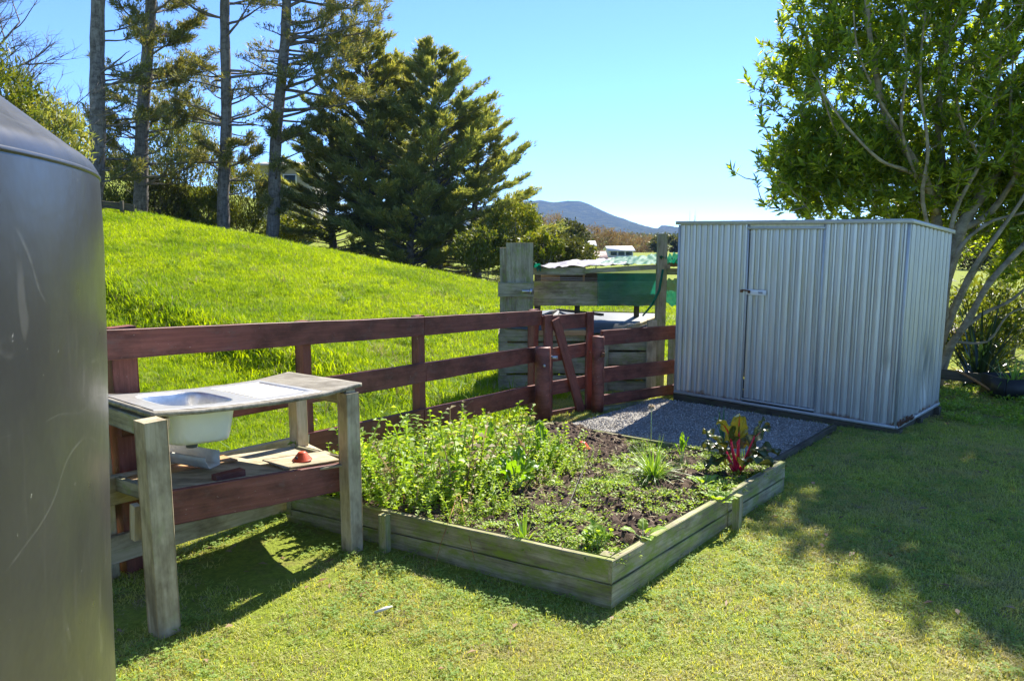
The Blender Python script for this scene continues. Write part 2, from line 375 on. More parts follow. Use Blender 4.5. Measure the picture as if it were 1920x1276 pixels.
def scatter(name, pts, rot, scl, variants, mat_list=None, kind='stuff', label=None, cat=None):
    """one object whose points carry instances of the variants (geometry nodes)"""
    col = bpy.data.collections.new(name + '_variants')
    for v in variants: col.objects.link(v)
    me = bpy.data.meshes.new(name); me.vertices.add(len(pts)); me.vertices.foreach_set('co', np.asarray(pts, np.float32).ravel())
    a = me.attributes.new('rot', 'FLOAT_VECTOR', 'POINT'); a.data.foreach_set('vector', np.asarray(rot, np.float32).ravel())
    a = me.attributes.new('scl', 'FLOAT', 'POINT'); a.data.foreach_set('value', np.asarray(scl, np.float32).ravel())
    o = link(name, me); ng = bpy.data.node_groups.new(name, 'GeometryNodeTree')
    ng.interface.new_socket('Geometry', in_out='INPUT', socket_type='NodeSocketGeometry'); ng.interface.new_socket('Geometry', in_out='OUTPUT', socket_type='NodeSocketGeometry')
    gi = ng.nodes.new('NodeGroupInput'); go = ng.nodes.new('NodeGroupOutput'); ip = ng.nodes.new('GeometryNodeInstanceOnPoints')
    ci = ng.nodes.new('GeometryNodeCollectionInfo'); ci.inputs[0].default_value = col; ci.inputs['Separate Children'].default_value = True; ci.inputs['Reset Children'].default_value = True
    ip.inputs['Pick Instance'].default_value = True
    ra = ng.nodes.new('GeometryNodeInputNamedAttribute'); ra.data_type = 'FLOAT_VECTOR'; ra.inputs[0].default_value = 'rot'
    sa = ng.nodes.new('GeometryNodeInputNamedAttribute'); sa.data_type = 'FLOAT'; sa.inputs[0].default_value = 'scl'
    L = ng.links.new; L(gi.outputs[0], ip.inputs['Points']); L(ci.outputs[0], ip.inputs['Instance']); L(ra.outputs[0], ip.inputs['Rotation']); L(sa.outputs[0], ip.inputs['Scale'])
    L(ip.outputs[0], go.inputs[0]); md = o.modifiers.new('scatter', 'NODES'); md.node_group = ng
    return tag(o, label, cat, kind=kind)
def variant(name, V4, mat):
    mb = MB(); mb.quads(V4); V = np.concatenate(mb.V); me = npmesh(name, V, np.concatenate(mb.Q)); me.materials.append(MT[mat])
    return bpy.data.objects.new(name, me)

# ------------------------------------------------------------------ terrain
FD = np.array((.483, .876)); FP = np.array((-1.95, 3.7))
def sst(x, a, b):
    t_ = np.clip((x - a) / (b - a), 0, 1); return t_ * t_ * (3 - 2 * t_)
def gz(X, Y):
    X = np.asarray(X, float); Y = np.asarray(Y, float)
    lawn = -.035 * np.clip(Y - 4, 0, 6) - .02 * np.clip(Y - 10, 0, 60)
    lawn = lawn + .012 * np.sin(X * 1.7 + 1) * np.sin(Y * 1.3)
    p = -(X - FP[0]) * FD[1] + (Y - FP[1]) * FD[0]
    k = .11 + .0069 * np.clip(Y - 9, 0, 13)
    neg = np.clip(-X, 0, 60)
    hill = -.16 + .21 * sst(Y, 9, 22) + k * neg - .02 * np.clip(Y - 9, 0, 50) * sst(X, -1, 3)
    # small earth bank crossing the pasture
    q = (X + 5.8) * .63 + (Y - 12) * .777
    hill = hill + .30 * sst(q, -.5, .3) - .30 + .03 * np.sin(X * 2.3 + Y) * np.sin(Y * 1.9)
    # dip behind the ridge
    hill = hill - 2.1 * sst(Y, 22.0, 33) * (1 - sst(Y, 42, 64)) * sst(-X, -2, 2)
    w_ = sst(p, .4, 3.4); z = lawn * (1 - w_) + hill * w_
    far = sst(Y, 70, 115); val = -1.75 + 0 * X
    z = z * (1 - far) + val * far
    z = z - 2.9 * sst(Y, 128, 190)
    z = z + 14 * sst(-X, 60, 260) * sst(Y, 60, 200)
    return z
def gzf(x, y): return float(gz(x, y))

def axis(*seg):
    out = []
    for a, b_, n in seg: out += list(np.linspace(a, b_, n, endpoint=False))
    return np.array(out + [seg[-1][1]])
xs = axis((-3500, -200, 14), (-200, -40, 16), (-40, -14, 26), (-14, 8, 130), (8, 40, 32), (40, 200, 16), (200, 3500, 14))
ys = axis((-60, 0, 10), (0, 14, 110), (14, 34, 70), (34, 200, 60), (200, 4200, 22))
XX, YY = np.meshgrid(xs, ys); ZZ = gz(XX, YY)
ZZ += np.where((YY > 8) & (YY < 40) & (XX < 2), .02 * np.sin(XX * 5.1 + YY * 3) * np.sin(YY * 4.3 - XX), 0)
V = np.stack([XX, YY, ZZ], -1).reshape(-1, 3); nx = len(xs)
ii, jj = np.meshgrid(np.arange(len(ys) - 1), np.arange(nx - 1), indexing='ij'); a_ = ii * nx + jj
o = link('ground', npmesh('ground', V, np.stack([a_, a_ + 1, a_ + nx + 1, a_ + nx], -1).reshape(-1, 4)), 'ground', smooth=True); tag(o, kind='structure')

# driveway behind the coop
mb = MB(); pts = [(2.4, 18.2), (3, 18.0), (5, 17.2), (9, 16.0), (14, 14)]; V = []
for i, (x, y) in enumerate(pts):
    for k in range(5): yy = y - .7 + k * .35; V.append((x, yy, gzf(x, yy) + .02))
mb.add(V, [(i * 5 + k, (i + 1) * 5 + k, (i + 1) * 5 + k + 1, i * 5 + k + 1) for i in range(4) for k in range(4)])
MT['drive'] = plain('pale_gravel_drive', (.42, .38, .31), .9, scale=20)
tag(mb.build('path', 'drive'), kind='structure')

# mountains
prof = [(-200, 392), (300, 400), (700, 402), (940, 385), (990, 377), (1015, 376), (1040, 380), (1062, 377), (1085, 378), (1100, 382), (1130, 396), (1160, 409), (1185, 420), (1205, 427), (1230, 427), (1236, 422), (1248, 422), (1262, 429), (1300, 436), (1420, 425), (1440, 414), (1465, 411), (1500, 420), (1700, 415), (2000, 420), (2600, 425)]
pxs, pys = zip(*prof); nU, nV = 420, 60; YM = 2600.
U = np.linspace(-200, 2600, nU); top = np.interp(U, pxs, pys); V = []
for i, u in enumerate(U):
    h = (HY - top[i]) / F * YM + 5
    for j in range(nV):
        f = j / (nV - 1); Yj = YM - 900 * (1 - f); x = (u - 960) / F * YM * (1 - .0 * f)
        s = f ** 1.25
        rid = mnoise.fractal(Vector((x * .0032 + f * .4, f * 1.1, 3)), 1, 2, 6) * .22 * math.sin(math.pi * f) + .03 * mnoise.noise(Vector((x * .02, f * 14, 1))) * f
        z = -4.7 + h * max(0, s + rid * (.5 + .5 * f)) * (1 if f < .999 else 1) + mnoise.noise(Vector((x * .05, f * 30, 5))) * 1.6 * min(1, f * 4)
        V.append((x, Yj, z))
mb = MB(); mb.add(V, [(i * nV + j, (i + 1) * nV + j, (i + 1) * nV + j + 1, i * nV + j + 1) for i in range(nU - 1) for j in range(nV - 1)])
tag(mb.build('hills', 'mount'), kind='structure')

# ------------------------------------------------------------------ water tank
tk = thing('water_tank', (-2.062, .68, 0), 'big dark grey plastic water tank with a domed top and pale scuffs', 'water tank')
def tank_prof():
    P = [(1.455, .02), (1.46, .3), (1.463, .7), (1.475, 1.1), (1.495, 1.5), (1.503, 1.70), (1.5035, 1.76), (1.5035, 1.805), (1.5032, 1.815)]
    P += [(1.500, 1.826), (1.496, 1.834), (1.490, 1.841), (1.483, 1.847), (1.475, 1.852)]
    for r in (1.45, 1.3, 1.1, .9, .7, .5, .35): P.append((r, 1.852 + (1.475 - r) * .82))
    return P
mb = MB(); mb.lathe(tank_prof(), 160, c=(-2.062, .68, 0)); mb.build('tank_body', 'tank', tk)
mb = MB(); mb.lathe([(.34, 2.76), (.36, 2.77), (.36, 2.83), (.33, 2.86), (.0, 2.87)], 40, c=(-2.062, .68, 0)); mb.build('lid', 'black', tk)
mb = MB(); mb.lathe([(1.503, 1.809), (1.5055, 1.811), (1.5055, 1.815), (1.503, 1.817)], 160, c=(-2.062, .68, 0)); mb.build('moulding_seam', 'tank', tk)
for a in (30, -20, 75, 120, 165, 210, 255, 300):
    mb = MB(); ar = math.radians(a); pp = [(r + .001, z) for r, z in tank_prof() if z > 1.813]
    mb.tube([(-2.062 + r * math.cos(ar), .68 + r * math.sin(ar), z) for r, z in pp], .0022, 4); mb.build('rib', 'tank', tk)

# ------------------------------------------------------------------ maroon fences and gate
def post_sq(name, px, Y, ytop, w_, t_, mat, parent, ang=FD, below=.1, ztop=None):
    p = at(px, ytop, Y); zt = p.z if ztop is None else ztop
    b0 = Vector((p.x, Y, gzf(p.x, Y) - below)); b1 = Vector((p.x, Y, zt))
    return board(name, b0, b1, t_, w_, mat, parent, up=(-ang[1], ang[0], 0))
def rail(px0, py0, Y0, px1, py1, Y1, h, t_, mat, parent, name='rail', ext=0., off=0., sag=0):
    a = at(px0, py0, Y0); b_ = at(px1, py1, Y1); d = (b_ - a).normalized(); n = Vector((-d.y, d.x, 0)).normalized()
    a = a - d * ext + n * off; b_ = b_ + d * ext + n * off; a.z -= h / 2; b_.z -= h / 2
    return board(name, a, b_, h, t_, mat, parent, sag=sag)
f1 = thing('paddock_fence', at(222, 1078, 3.7), 'maroon three rail timber fence between the lawn and the sloping pasture', 'fence')
FO = -.045
for px, Y, yt, ww in ((222, 3.72, 612, .14), (566, 4.80, 601, .075), (783, 5.87, 591, .085), (1000, 7.58, 580, .11)):
    post_sq('post', px, Y, yt, ww, .07, 'maroon', f1)
f1x = [(222, 3.68), (566, 4.78), (783, 5.85), (1003, 7.56)]
for (ya, yb, yc, yd) in ((615, 603, 593, 582),):
    rail(160, 617.5, 3.53, 783, 593, 5.85, .145, .04, 'maroon', f1, off=FO)
    rail(783.5, 593, 5.86, 1006, 581, 7.58, .145, .04, 'maroon', f1, off=FO)
rail(222, 760, 3.68, 783, 679, 5.85, .15, .04, 'maroon', f1, off=FO, ext=.03)
rail(784, 679, 5.86, 1003, 648, 7.56, .15, .04, 'maroon', f1, off=FO)
rail(160, 897, 3.50, 566, 812, 4.76, .145, .035, 'pale', f1, off=FO)['label'] = 'bare unpainted timber rail'
rail(160, 1012, 3.50, 566, 902, 4.76, .14, .035, 'pale', f1, off=FO)['label'] = 'bare unpainted timber rail'
rail(567, 810, 4.78, 783, 765, 5.85, .16, .04, 'maroon', f1, off=FO)
rail(784, 765, 5.86, 1003, 718, 7.56, .17, .04, 'maroon', f1, off=FO)

gt = thing('garden_gate', at(1015, 735, 7.55), 'small maroon timber gate with a diagonal brace between two round posts', 'gate')
g0, g1 = (1017, 7.50), (1104, 7.86)
for (a, b_, h) in ((592, 586, .15), (655, 641, .14), (717, 702, .14), (773, 757, .14)):
    rail(g0[0], a, g0[1], g1[0], b_, g1[1], h, .03, 'maroon', gt)
def gp(px, py, Y): return at(px, py, Y)
gdir = (at(g1[0], 600, g1[1]) - at(g0[0], 600, g0[1])).normalized(); gn = Vector((gdir.y, -gdir.x, 0))
for (px, Y, y0, y1, w_) in ((1024, 7.53, 590, 782, .105), (1102, 7.855, 584, 775, .09)):
    a = at(px, y0, Y) + gn * .035; b_ = at(px, y1, Y) + gn * .035; b_.x = a.x; b_.y = a.y
    board('stile', b_, a, .03, w_, 'maroon', gt, up=(gn.x, gn.y, 0))
board('brace', at(1037, 597, 7.55) + gn * .040, at(1089, 786, 7.80) + gn * .040, .10, .03, 'maroon', gt, up=(gdir.x, gdir.y, 0))
mb = MB(); c0 = at(1030, 668, 7.5); mb.box(c0 + gn * .06, (.09, .03, .03)); mb.tube([c0 + gn * .06 + Vector((-.05, 0, -.03)), c0 + gn * .06 + Vector((-.05, 0, .04))], .012, 8); mb.build('hinge', 'galv', gt, smooth=False)
# chain and padlock belonging to the gate latch
mb = MB(); a = at(1098, 656, 7.80) + gn * .06; b_ = at(1131, 664, 7.62); L_ = 13
for i in range(L_):
    f = i / (L_ - 1); p = a.lerp(b_, f) + Vector((0, 0, -.055 * 4 * f * (1 - f))); d = Vector((.014, 0, 0)) if i % 2 else Vector((.012, .006, .006))
    mb.tube([p - d, p + Vector((0, 0, .005)), p + d, p - Vector((0, 0, .005)), p - d], .0028, 5)
for i in range(9): p = a + Vector((.0, 0, -.02 * i)); mb.tube([p, p + Vector((.006, 0, -.01)), p + Vector((0, 0, -.02)), p + Vector((-.006, 0, -.01)), p], .0028, 5)
mb.build('chain', 'rust', gt)

def round_post(px, Y, ytop, r, label):
    p = at(px, ytop, Y); g = gzf(p.x, Y); t0 = thing('gate_post', (p.x, Y, g), label, 'post', 'round maroon posts either side of the gate')
    mb = MB(); k = 20; mb.tube([(p.x, Y, g - .1), (p.x + .004, Y, g + .2), (p.x, Y, p.z - .012), (p.x, Y, p.z)], [r * 1.06, r * 1.02, r, r * .93], k)
    mb.build('post_body', 'maroon', t0); return t0, p
t0, p = round_post(1018, 7.30, 650, .078, 'thick round maroon post on the hinge side of the gate')
mb = MB(); mb.tube([(p.x + .01, 7.30 - .10, p.z - .17), (p.x + .01, 7.22, p.z - .17)], .014, 8); mb.build('bolt', 'galv', t0)
t0, p = round_post(1122, 7.72, 630, .062, 'thinner round maroon post carrying the gate chain')
mb = MB(); q = at(1131, 665, 7.63); mb.box(q, (.035, .02, .04)); mb.tube([q + Vector((-.012, 0, .02)), q + Vector((-.012, 0, .045)), q + Vector((.012, 0, .045)), q + Vector((.012, 0, .02))], .004, 6); mb.build('padlock', 'rust', t0, smooth=False)

f2 = thing('side_fence', at(1130, 775, 7.8), 'short maroon and mossy fence section from the gate to the metal shed', 'fence')
for (a, b_, h) in ((619, 607, .155), (689, 670, .155), (740, 715, .11)):
    rail(1128, a, 7.75, 1300, b_, 8.9, h, .04, 'maroon', f2)
rail(1128, 762, 7.75, 1300, 738, 8.9, .13, .04, 'grey', f2, name='kickboard')
post_sq('post', 1262, 8.72, 612, .1, .08, 'grey', f2)

# ------------------------------------------------------------------ coop behind the fence
cp = thing('hen_coop', (.85, 9.6, gzf(.85, 9.6)), 'weathered grey timber coop with lidded boxes and green shade netting behind the gate', 'coop')
YC = 9.0
def cb(name, px0, py0, px1, py1, mat, Y=YC, t_=.03, Y1=None, vertical=False, h=None, sub=None):
    """plank covering a pixel-measured rectangle at its real distance"""
    if vertical:
        a = at((px0 + px1) / 2, py1, Y); b_ = at((px0 + px1) / 2, py0, Y); wd = abs(at(px1, py0, Y).x - at(px0, py0, Y).x)
        a.x = b_.x; return board(name, a, b_, t_, wd, mat, cp, up=(0, 1, 0))
    a = at(px0, (py0 + py1) / 2, Y); b_ = at(px1, (py0 + py1) / 2, Y1 or Y); hh = at(px0, py0, Y).z - at(px0, py1, Y).z
    return board(name, a, b_, hh, t_, mat, cp)
cb('upright', 937, 464, 951, 740, 'grey', vertical=True, t_=.05)
cb('end_board', 949, 455, 1000, 612, 'grey', Y=8.96, vertical=True)
cb('cleat', 934, 530, 1001, 556, 'grey', Y=8.91, t_=.04)
mb = MB(); p = at(988, 546, 8.87); mb.box(p, (.12, .01, .035)); mb.box(p + Vector((.05, -.002, 0)), (.03, .012, .06)); mb.build('hinge_strap', 'galv', cp, smooth=False)
# lower box
for i, (a, b_) in enumerate(((617, 640), (643, 668), (670, 700), (703, 738))):
    cb('plank', 936, a, 1096, b_ - 1, 'grey', Y=8.98, t_=.025)
for i, (a, b_) in enumerate(((634, 657), (660, 684), (687, 712), (714, 742))):
    cb('plank', 1097, a, 1226, b_ - 1, 'grey', Y=9.0, t_=.025)
cb('corner_post', 1214, 600, 1232, 742, 'pale', Y=8.95, vertical=True, t_=.05)
cb('corner_post', 1128, 630, 1141, 742, 'grey', Y=8.955, vertical=True, t_=.03)
a = at(936, 617, 9.0); 
for (xa, ya, yb) in ((at(936, 620, 9).x, 9.02, 10.1), (at(1228, 620, 9).x, 9.02, 10.1)):
    board('side_panel', Vector((xa, ya, .17)), Vector((xa, yb, .17)), .7, .025, 'grey', cp)
board('back_panel', Vector((-.1, 10.1, .17)), Vector((1.85, 10.1, .17)), .7, .025, 'grey', cp)
# sloping lid (grey sheet) and its frame
mb = MB(); A = at(1035, 622, 8.95); B_ = at(1205, 622, 9.0); Cc = at(1238, 588, 10.1); Dd = at(1048, 583, 10.1)
MT['lid'] = plain('grey_blue_shaded_sheet', (.07, .078, .08), .6, var=.2, scale=4)  # darkened base colour: the coop roof's shade on the lids is painted in
mb.add([tuple(A), tuple(B_), tuple(Cc), tuple(Dd)] + [tuple(q - Vector((0, 0, .02))) for q in (A, B_, Cc, Dd)], [(0, 1, 2, 3), (7, 6, 5, 4), (0, 4, 5, 1), (1, 5, 6, 2), (2, 6, 7, 3), (3, 7, 4, 0)]); mb.build('lid', 'lid', cp, smooth=False)
mb = MB(); A = at(940, 612, 8.93); B_ = at(1034, 618, 8.93); Cc = at(1050, 580, 10.1); Dd = at(955, 585, 10.1)
mb.add([tuple(A), tuple(B_), tuple(Cc), tuple(Dd)] + [tuple(q - Vector((0, 0, .02))) for q in (A, B_, Cc, Dd)], [(0, 1, 2, 3), (7, 6, 5, 4), (0, 4, 5, 1), (1, 5, 6, 2), (2, 6, 7, 3), (3, 7, 4, 0)]); mb.build('lid', 'lid', cp, smooth=False)
board('lid_rail', at(1168, 619, 8.9), at(1240, 592, 9.7), .045, .05, 'pale', cp)
board('lid_rail', at(1010, 596, 9.05), at(1045, 582, 10.1), .04, .04, 'dark', cp)
board('lid_rail', at(1045, 580, 10.12), at(1130, 590, 9.3), .03, .04, 'dark', cp)
cb('front_rail', 1000, 619, 1100, 628, 'orange', Y=8.92, t_=.03)
# upper screen panel, beams, posts
cb('screen_panel', 1000, 527, 1122, 573, 'grey', Y=9.3, t_=.02)
cb('screen_panel', 1122.5, 527, 1246, 573, 'grey', Y=9.3, t_=.02)
cb('top_beam', 997, 502, 1098, 515, 'grey', Y=9.05, t_=.05)
board('top_beam', at(1096, 508, 9.02), at(1256, 499, 9.0), .055, .05, 'grey', cp)
cb('back_beam', 1010, 514, 1050, 527, 'orange', Y=9.7, t_=.03)
cb('back_beam', 1093, 511, 1096.5, 527, 'orange', Y=9.68, t_=.03)
cb('stud', 1078, 515, 1088, 600, 'dark', Y=9.6, vertical=True)
cb('stud', 1190, 515, 1200, 600, 'dark', Y=9.9, vertical=True)
cb('stud', 1002, 515, 1014, 600, 'dark', Y=9.35, vertical=True)
cb('back_screen', 1003, 512, 1246, 532, 'dark', Y=10.0, t_=.02)
cb('corner_post', 1233, 438, 1251, 742, 'grey', Y=8.98, vertical=True, t_=.10)
cb('side_board', 1251, 486, 1285, 500, 'orange', Y=9.2, t_=.03)
cb('side_board', 1251, 503, 1285, 515, 'grey', Y=9.25, t_=.03)
board('back_rail', at(1110, 586, 10.15), at(1245, 590, 10.15), .05, .03, 'grey', cp)
# roof sheet and net
def sheet(name, corners, nu, nv, mat, amp, parent, freq=9, seed=0, thick=None):
    A, B_, Cc, Dd = [Vector(c) for c in corners]; V = []
    for i in range(nu + 1):
        for j in range(nv + 1):
            u, v = i / nu, j / nv; p = (A.lerp(B_, u)).lerp(Dd.lerp(Cc, u), v)
            p.z += amp * mnoise.noise(Vector((u * freq, v * freq * .5, seed))) + amp * .5 * mnoise.noise(Vector((u * freq * 3, v * freq, seed + 4)))
            p.y += amp * .6 * mnoise.noise(Vector((u * freq, v * freq, seed + 9)))
            V.append(tuple(p))
    mb = MB(); n = nv + 1; mb.add(V, [(i * n + j, (i + 1) * n + j, (i + 1) * n + j + 1, i * n + j + 1) for i in range(nu) for j in range(nv)])
    return mb.build(name, mat, parent)
sheet('roof_sheet', (at(1004, 501, 9.0), at(1185, 495, 9.0), at(1195, 484, 10.3), at(1070, 487, 10.3)), 40, 12, 'tarp', .03, cp)
sheet('shade_net', (at(1110, 499, 8.98), at(1240, 494, 8.98), at(1240, 476, 10.2), at(1150, 483, 10.2)), 40, 12, 'net', .03, cp, seed=3)
sheet('shade_net', (at(1120, 505, 9.01), at(1244, 502, 9.01), at(1244, 573, 9.22), at(1120, 574, 9.22)), 30, 16, 'netsheer', .03, cp, seed=7)
sheet('shade_net', (at(1236, 482, 8.9), at(1300, 473, 9.0), at(1300, 500, 9.4), at(1240, 496, 9.2)), 20, 10, 'net', .10, cp, seed=5, freq=14)
sheet('shade_net', (at(1246, 524, 9.1), at(1300, 520, 9.1), at(1300, 580, 9.1), at(1240, 568, 9.1)), 20, 14, 'net', .03, cp, seed=9)
sheet('shade_net', (at(1003, 494, 9.0), at(1012, 493, 9.0), at(1016, 503, 9.0), at(1000, 503, 9.0)), 6, 4, 'net', .06, cp, seed=11)
mb = MB(); mb.tube([at(1243, 505, 8.9), at(1236, 545, 8.88), at(1222, 572, 8.9), at(1205, 592, 8.95)], [.012, .016, .014, .01], 6); mb.build('net_cord', 'net', cp)
for (a, b_) in (((1004, 520), (1120, 522)), ((1004, 523), (1120, 526))):
    mb = MB(); mb.tube([at(*a, 8.98), at(*b_, 8.98)], .002, 4); mb.build('wire', 'galv', cp)

# ------------------------------------------------------------------ metal shed
RL = Vector((1.81, 8.28, 0)); RR = Vector((3.46, 6.72, 0)); fx = (RR - RL).normalized(); fy = Vector((-fx.y, fx.x, 0)); SW = (RR - RL).length; SD = 1.32
ZB = -.025; HF, HB = 1.835, 1.745
sh = thing('garden_shed', (RL.x, RL.y, ZB), 'grey ribbed metal garden shed with a hasp and rusty bottom edge', 'shed')
SM = Matrix((fx, fy, Vector((0, 0, 1)))).transposed().to_4x4(); SM.translation = (RL.x, RL.y, ZB)
lean = Matrix.Shear('XY', 4, (.012, 0)) if False else Matrix()
SP = .128
def ribprof(x0, x1):
    out = []; n = max(1, round((x1 - x0) / SP)); p = (x1 - x0) / n
    for i in range(n):
        b0 = x0 + i * p
        for f, d in ((0, 0), (.36, 0), (.385, -.007), (.415, -.007), (.44, 0), (.70, .002), (.735, -.010), (.765, -.010), (.79, .020), (.83, .020), (.855, -.004), (.90, 0)): out.append((b0 + f * p, d))
    out.append((x1, 0)); return out
def wallmesh(name, pr, z0, zt0, zt1, ox, oy, dx, dy, nx_, ny_, parent, dents=()):
    L_ = pr[-1][0] - pr[0][0]; nz = 24; V = []
    for (x, d) in pr:
        f = (x - pr[0][0]) / max(L_, 1e-6); zt = zt0 + (zt1 - zt0) * f
        for k in range(nz + 1):
            z = z0 + (zt - z0) * k / nz; dd = d + .0015 * mnoise.noise(Vector((x * 5, z * 4, ox)))
            for (cx, cz, rr, am) in dents:
                q = math.hypot((x - cx) / rr, (z - cz) / (rr * 1.6)); dd += am * math.exp(-q * q * 2)
            V.append((ox + dx * x + nx_ * dd, oy + dy * x + ny_ * dd, z))
    n = nz + 1; me = npmesh(name, V, [(i * n + k, (i + 1) * n + k, (i + 1) * n + k + 1, i * n + k + 1) for i in range(len(pr) - 1) for k in range(nz)])
    return link(name, me, 'zinc', parent, SM)
# local frame: x along the front, y to the back; front outward normal = -y ; positive d moves inward (+y)
d0, d1 = .345 * SW, .68 * SW
wallmesh('front_panel', ribprof(0.0, d0), .0, HF, HF, 0, 0, 1, 0, 0, -1, sh, [(.3, .8, .02, -.006)])
wallmesh('front_panel', ribprof(d1, SW), .0, HF, HF, 0, 0, 1, 0, 0, -1, sh, [(SW - .12, .55, .06, -.012), (SW - .3, .9, .02, .006)])
wallmesh('front_panel', [(d0, 0), (d1, 0)], HF - .045, HF, HF, 0, 0.004, 1, 0, 0, -1, sh)
door = wallmesh('door', ribprof(d0 + .012, d1 - .012), .05, HF - .05, HF - .05, 0, .014, 1, 0, 0, -1, sh, [(.5 * SW, .42, .03, -.006)])
wallmesh('side_panel', [(x * 1., d) for x, d in ribprof(0, SD)], .0, HF, HB, SW, 0, 0, 1, 1, 0, sh, [(.85, .35, .22, -.035), (.72, .6, .1, -.02)])
wallmesh('side_panel', ribprof(0, SD), .0, HF, HB, 0, 0, 0, 1, -1, 0, sh)
wallmesh('back_panel', ribprof(0, SW), .0, HB, HB, 0, SD, 1, 0, 0, 1, sh)
def lbox(name, c, s, mat, parent=sh, rotx=0):
    mb = MB(); mb.box((0, 0, 0), s); me = npmesh(name, np.concatenate(mb.V), np.concatenate(mb.Q))
    bm = bmesh.new(); bm.from_mesh(me); bmesh.ops.bevel(bm, geom=bm.edges[:], offset=min(s) * .12, segments=1, affect='EDGES'); bm.to_mesh(me); bm.free()
    return link(name, me, mat, parent, SM @ Matrix.Translation(c) @ Matrix.Rotation(rotx, 4, 'X'))
sl = math.atan2(HB - HF, SD)
lbox('roof', (SW / 2, SD / 2, (HF + HB) / 2 + .012), (SW + .07, SD + .09, .012), 'zinctrim', rotx=sl)
lbox('fascia', (SW / 2 + .0, -.035, HF + .006), (SW + .075, .014, .038), 'zinctrim')
lbox('fascia', (SW + .035, SD / 2, (HF + HB) / 2 + .003), (.012, SD + .06, .036), 'zinctrim', rotx=sl)
for (x, y) in ((0, 0), (SW, 0), (SW, SD)):
    lbox('corner_trim', (x + (.006 if x else -.006), y + (-.004 if y == 0 else .004), HF / 2 - (.045 if y else 0)), (.022, .022, HF - .03 if y == 0 else HB - .02), 'zinctrim')
for x in (d0, d1): lbox('door_frame', (x, -.003, (HF) / 2), (.018, .010, HF - .03), 'zinctrim', door)
lbox('door_frame', ((d0 + d1) / 2, -.012, HF - .052), (d1 - d0 + .02, .016, .022), 'zinctrim', door)
lbox('door_frame', ((d0 + d1) / 2, -.016, .04), (d1 - d0, .02, .022), 'zinctrim', door)
lbox('bottom_channel', (SW / 2, -.012, .0), (SW + .02, .03, .03), 'zinctrim'); 
lbox('bottom_channel', (SW + .014, SD / 2, .0), (.03, SD + .02, .03), 'zinctrim')
# rust patch on the low front corner
mb = MB(); V4 = []
for i in range(60):
    y = R.uniform(.0, .45) ** 1.0; z = abs(R.normal(0, .022)) * (1.2 - y) + .008; V4.append((y, z))
me_ = MB(); 
for (y, z) in V4: me_.box((SW + .030, y, z), (.004, .03 + .02 * R.random(), .018))
o = me_.build('rust_flakes', 'rust', None, smooth=False); o.parent = sh; o.matrix_basis = sh.matrix_basis.inverted() @ SM
# hasp, with staple, lock and its printed marks
lbox('hasp', (d0 + .115, -.022, 1.145), (.215, .006, .052), 'white', door)
mb = MB(); mb.tube([(d0 - .03, -.03, 1.165), (d0 - .025, -.045, 1.165), (d0 + .045, -.045, 1.16), (d0 + .055, -.03, 1.155)], .008, 6)
mb.tube([(d0 - .035, -.03, 1.165), (d0 - .035, -.03, 1.14)], .016, 6); mb.tube([(d0 + .045, -.032, 1.155), (d0 + .045, -.032, 1.135)], .013, 6)
o = mb.build('latch_pin', 'rust', None); o.parent = door; o.matrix_basis = (sh.matrix_basis @ door.matrix_basis).inverted() @ SM
mb = MB(); random.seed(3)
for r_, zz in enumerate((1.150, 1.140)):
    x = d0 + .142 + .004 * r_
    while x < d0 + .19: w_ = random.uniform(.003, .007); mb.box((x, -.0262, zz + random.uniform(-.001, .001)), (w_, .0012, .007)); x += w_ + .0025
o = mb.build('printed_marks', 'black', None, smooth=False); o.parent = door; o.matrix_basis = (sh.matrix_basis @ door.matrix_basis).inverted() @ SM
# timber base under the shed
for (x0, y0, x1, y1) in ((-.02, .03, SW + .05, .03), (-.02, SD * .5, SW + .05, SD * .5), (-.02, SD - .05, SW + .05, SD - .05)):
    board('bearer', SM @ Vector((x0, y0, -.075)), SM @ Vector((x1, y1, -.075)), .11, .09, 'dark', sh)
for x in (.05, SW - .02): board('bearer', SM @ Vector((x, .08, -.07)), SM @ Vector((x, SD - .1, -.07)), .10, .06, 'dark', sh)

# ------------------------------------------------------------------ garden bed
BA = Vector((.46, 3.33, .225)); BB = Vector((1.87, 5.05, .17)); BC = Vector((.33, 6.75, .02)); BD = Vector((-1.36, 4.42, .19))
bd = thing('raised_garden_bed', (.3, 4.9, 0), 'raised garden bed edged with mossy weathered timber boards in the middle of the lawn', 'garden bed')
def bedside(a, b_, hs, mat, out, split=None, lower=None):
    d = (b_ - a); n = Vector((d.y, -d.x, 0)).normalized() * .02 * out
    for k, (h0, h1) in enumerate(hs):
        segs = [(0, 1)] if not split else [(0, split), (split, 1)]
        for (s0, s1) in segs:
            p0 = a.lerp(b_, s0 + (.002 if s0 else 0)) + n * (1 - .15 * k); p1 = a.lerp(b_, s1) + n * (1 - .15 * k); mid = (h0 + h1) / 2
            p0.z -= mid; p1.z -= mid; board('side_board', p0, p1, h1 - h0 - .003, .042, mat, bd, rough=.004, bev=.004)
bedside(BA, BD, ((0, .118), (.118, .26)), 'bed', 1, split=.62)
bedside(BB, BA, ((0, .118), (.118, .26)), 'bed', 1, split=.42)
bedside(BD, BC, ((0, .16),), 'bed', 1)
bedside(BC, BB, ((0, .12),), 'bed', 1)
def peg(p, out, h=.28):
    q = Vector(p) + Vector(out); board('peg', Vector((q.x, q.y, -.12)), Vector((q.x, q.y, p.z + .008)), .045, .05, 'bed', bd, up=(out[0], out[1], 0), rough=.003)
nd = (BD - BA).normalized(); no = Vector((nd.y, -nd.x, 0)) * -1
if no.y > 0: no = -no
peg(BA.lerp(BD, .615), no * .062)
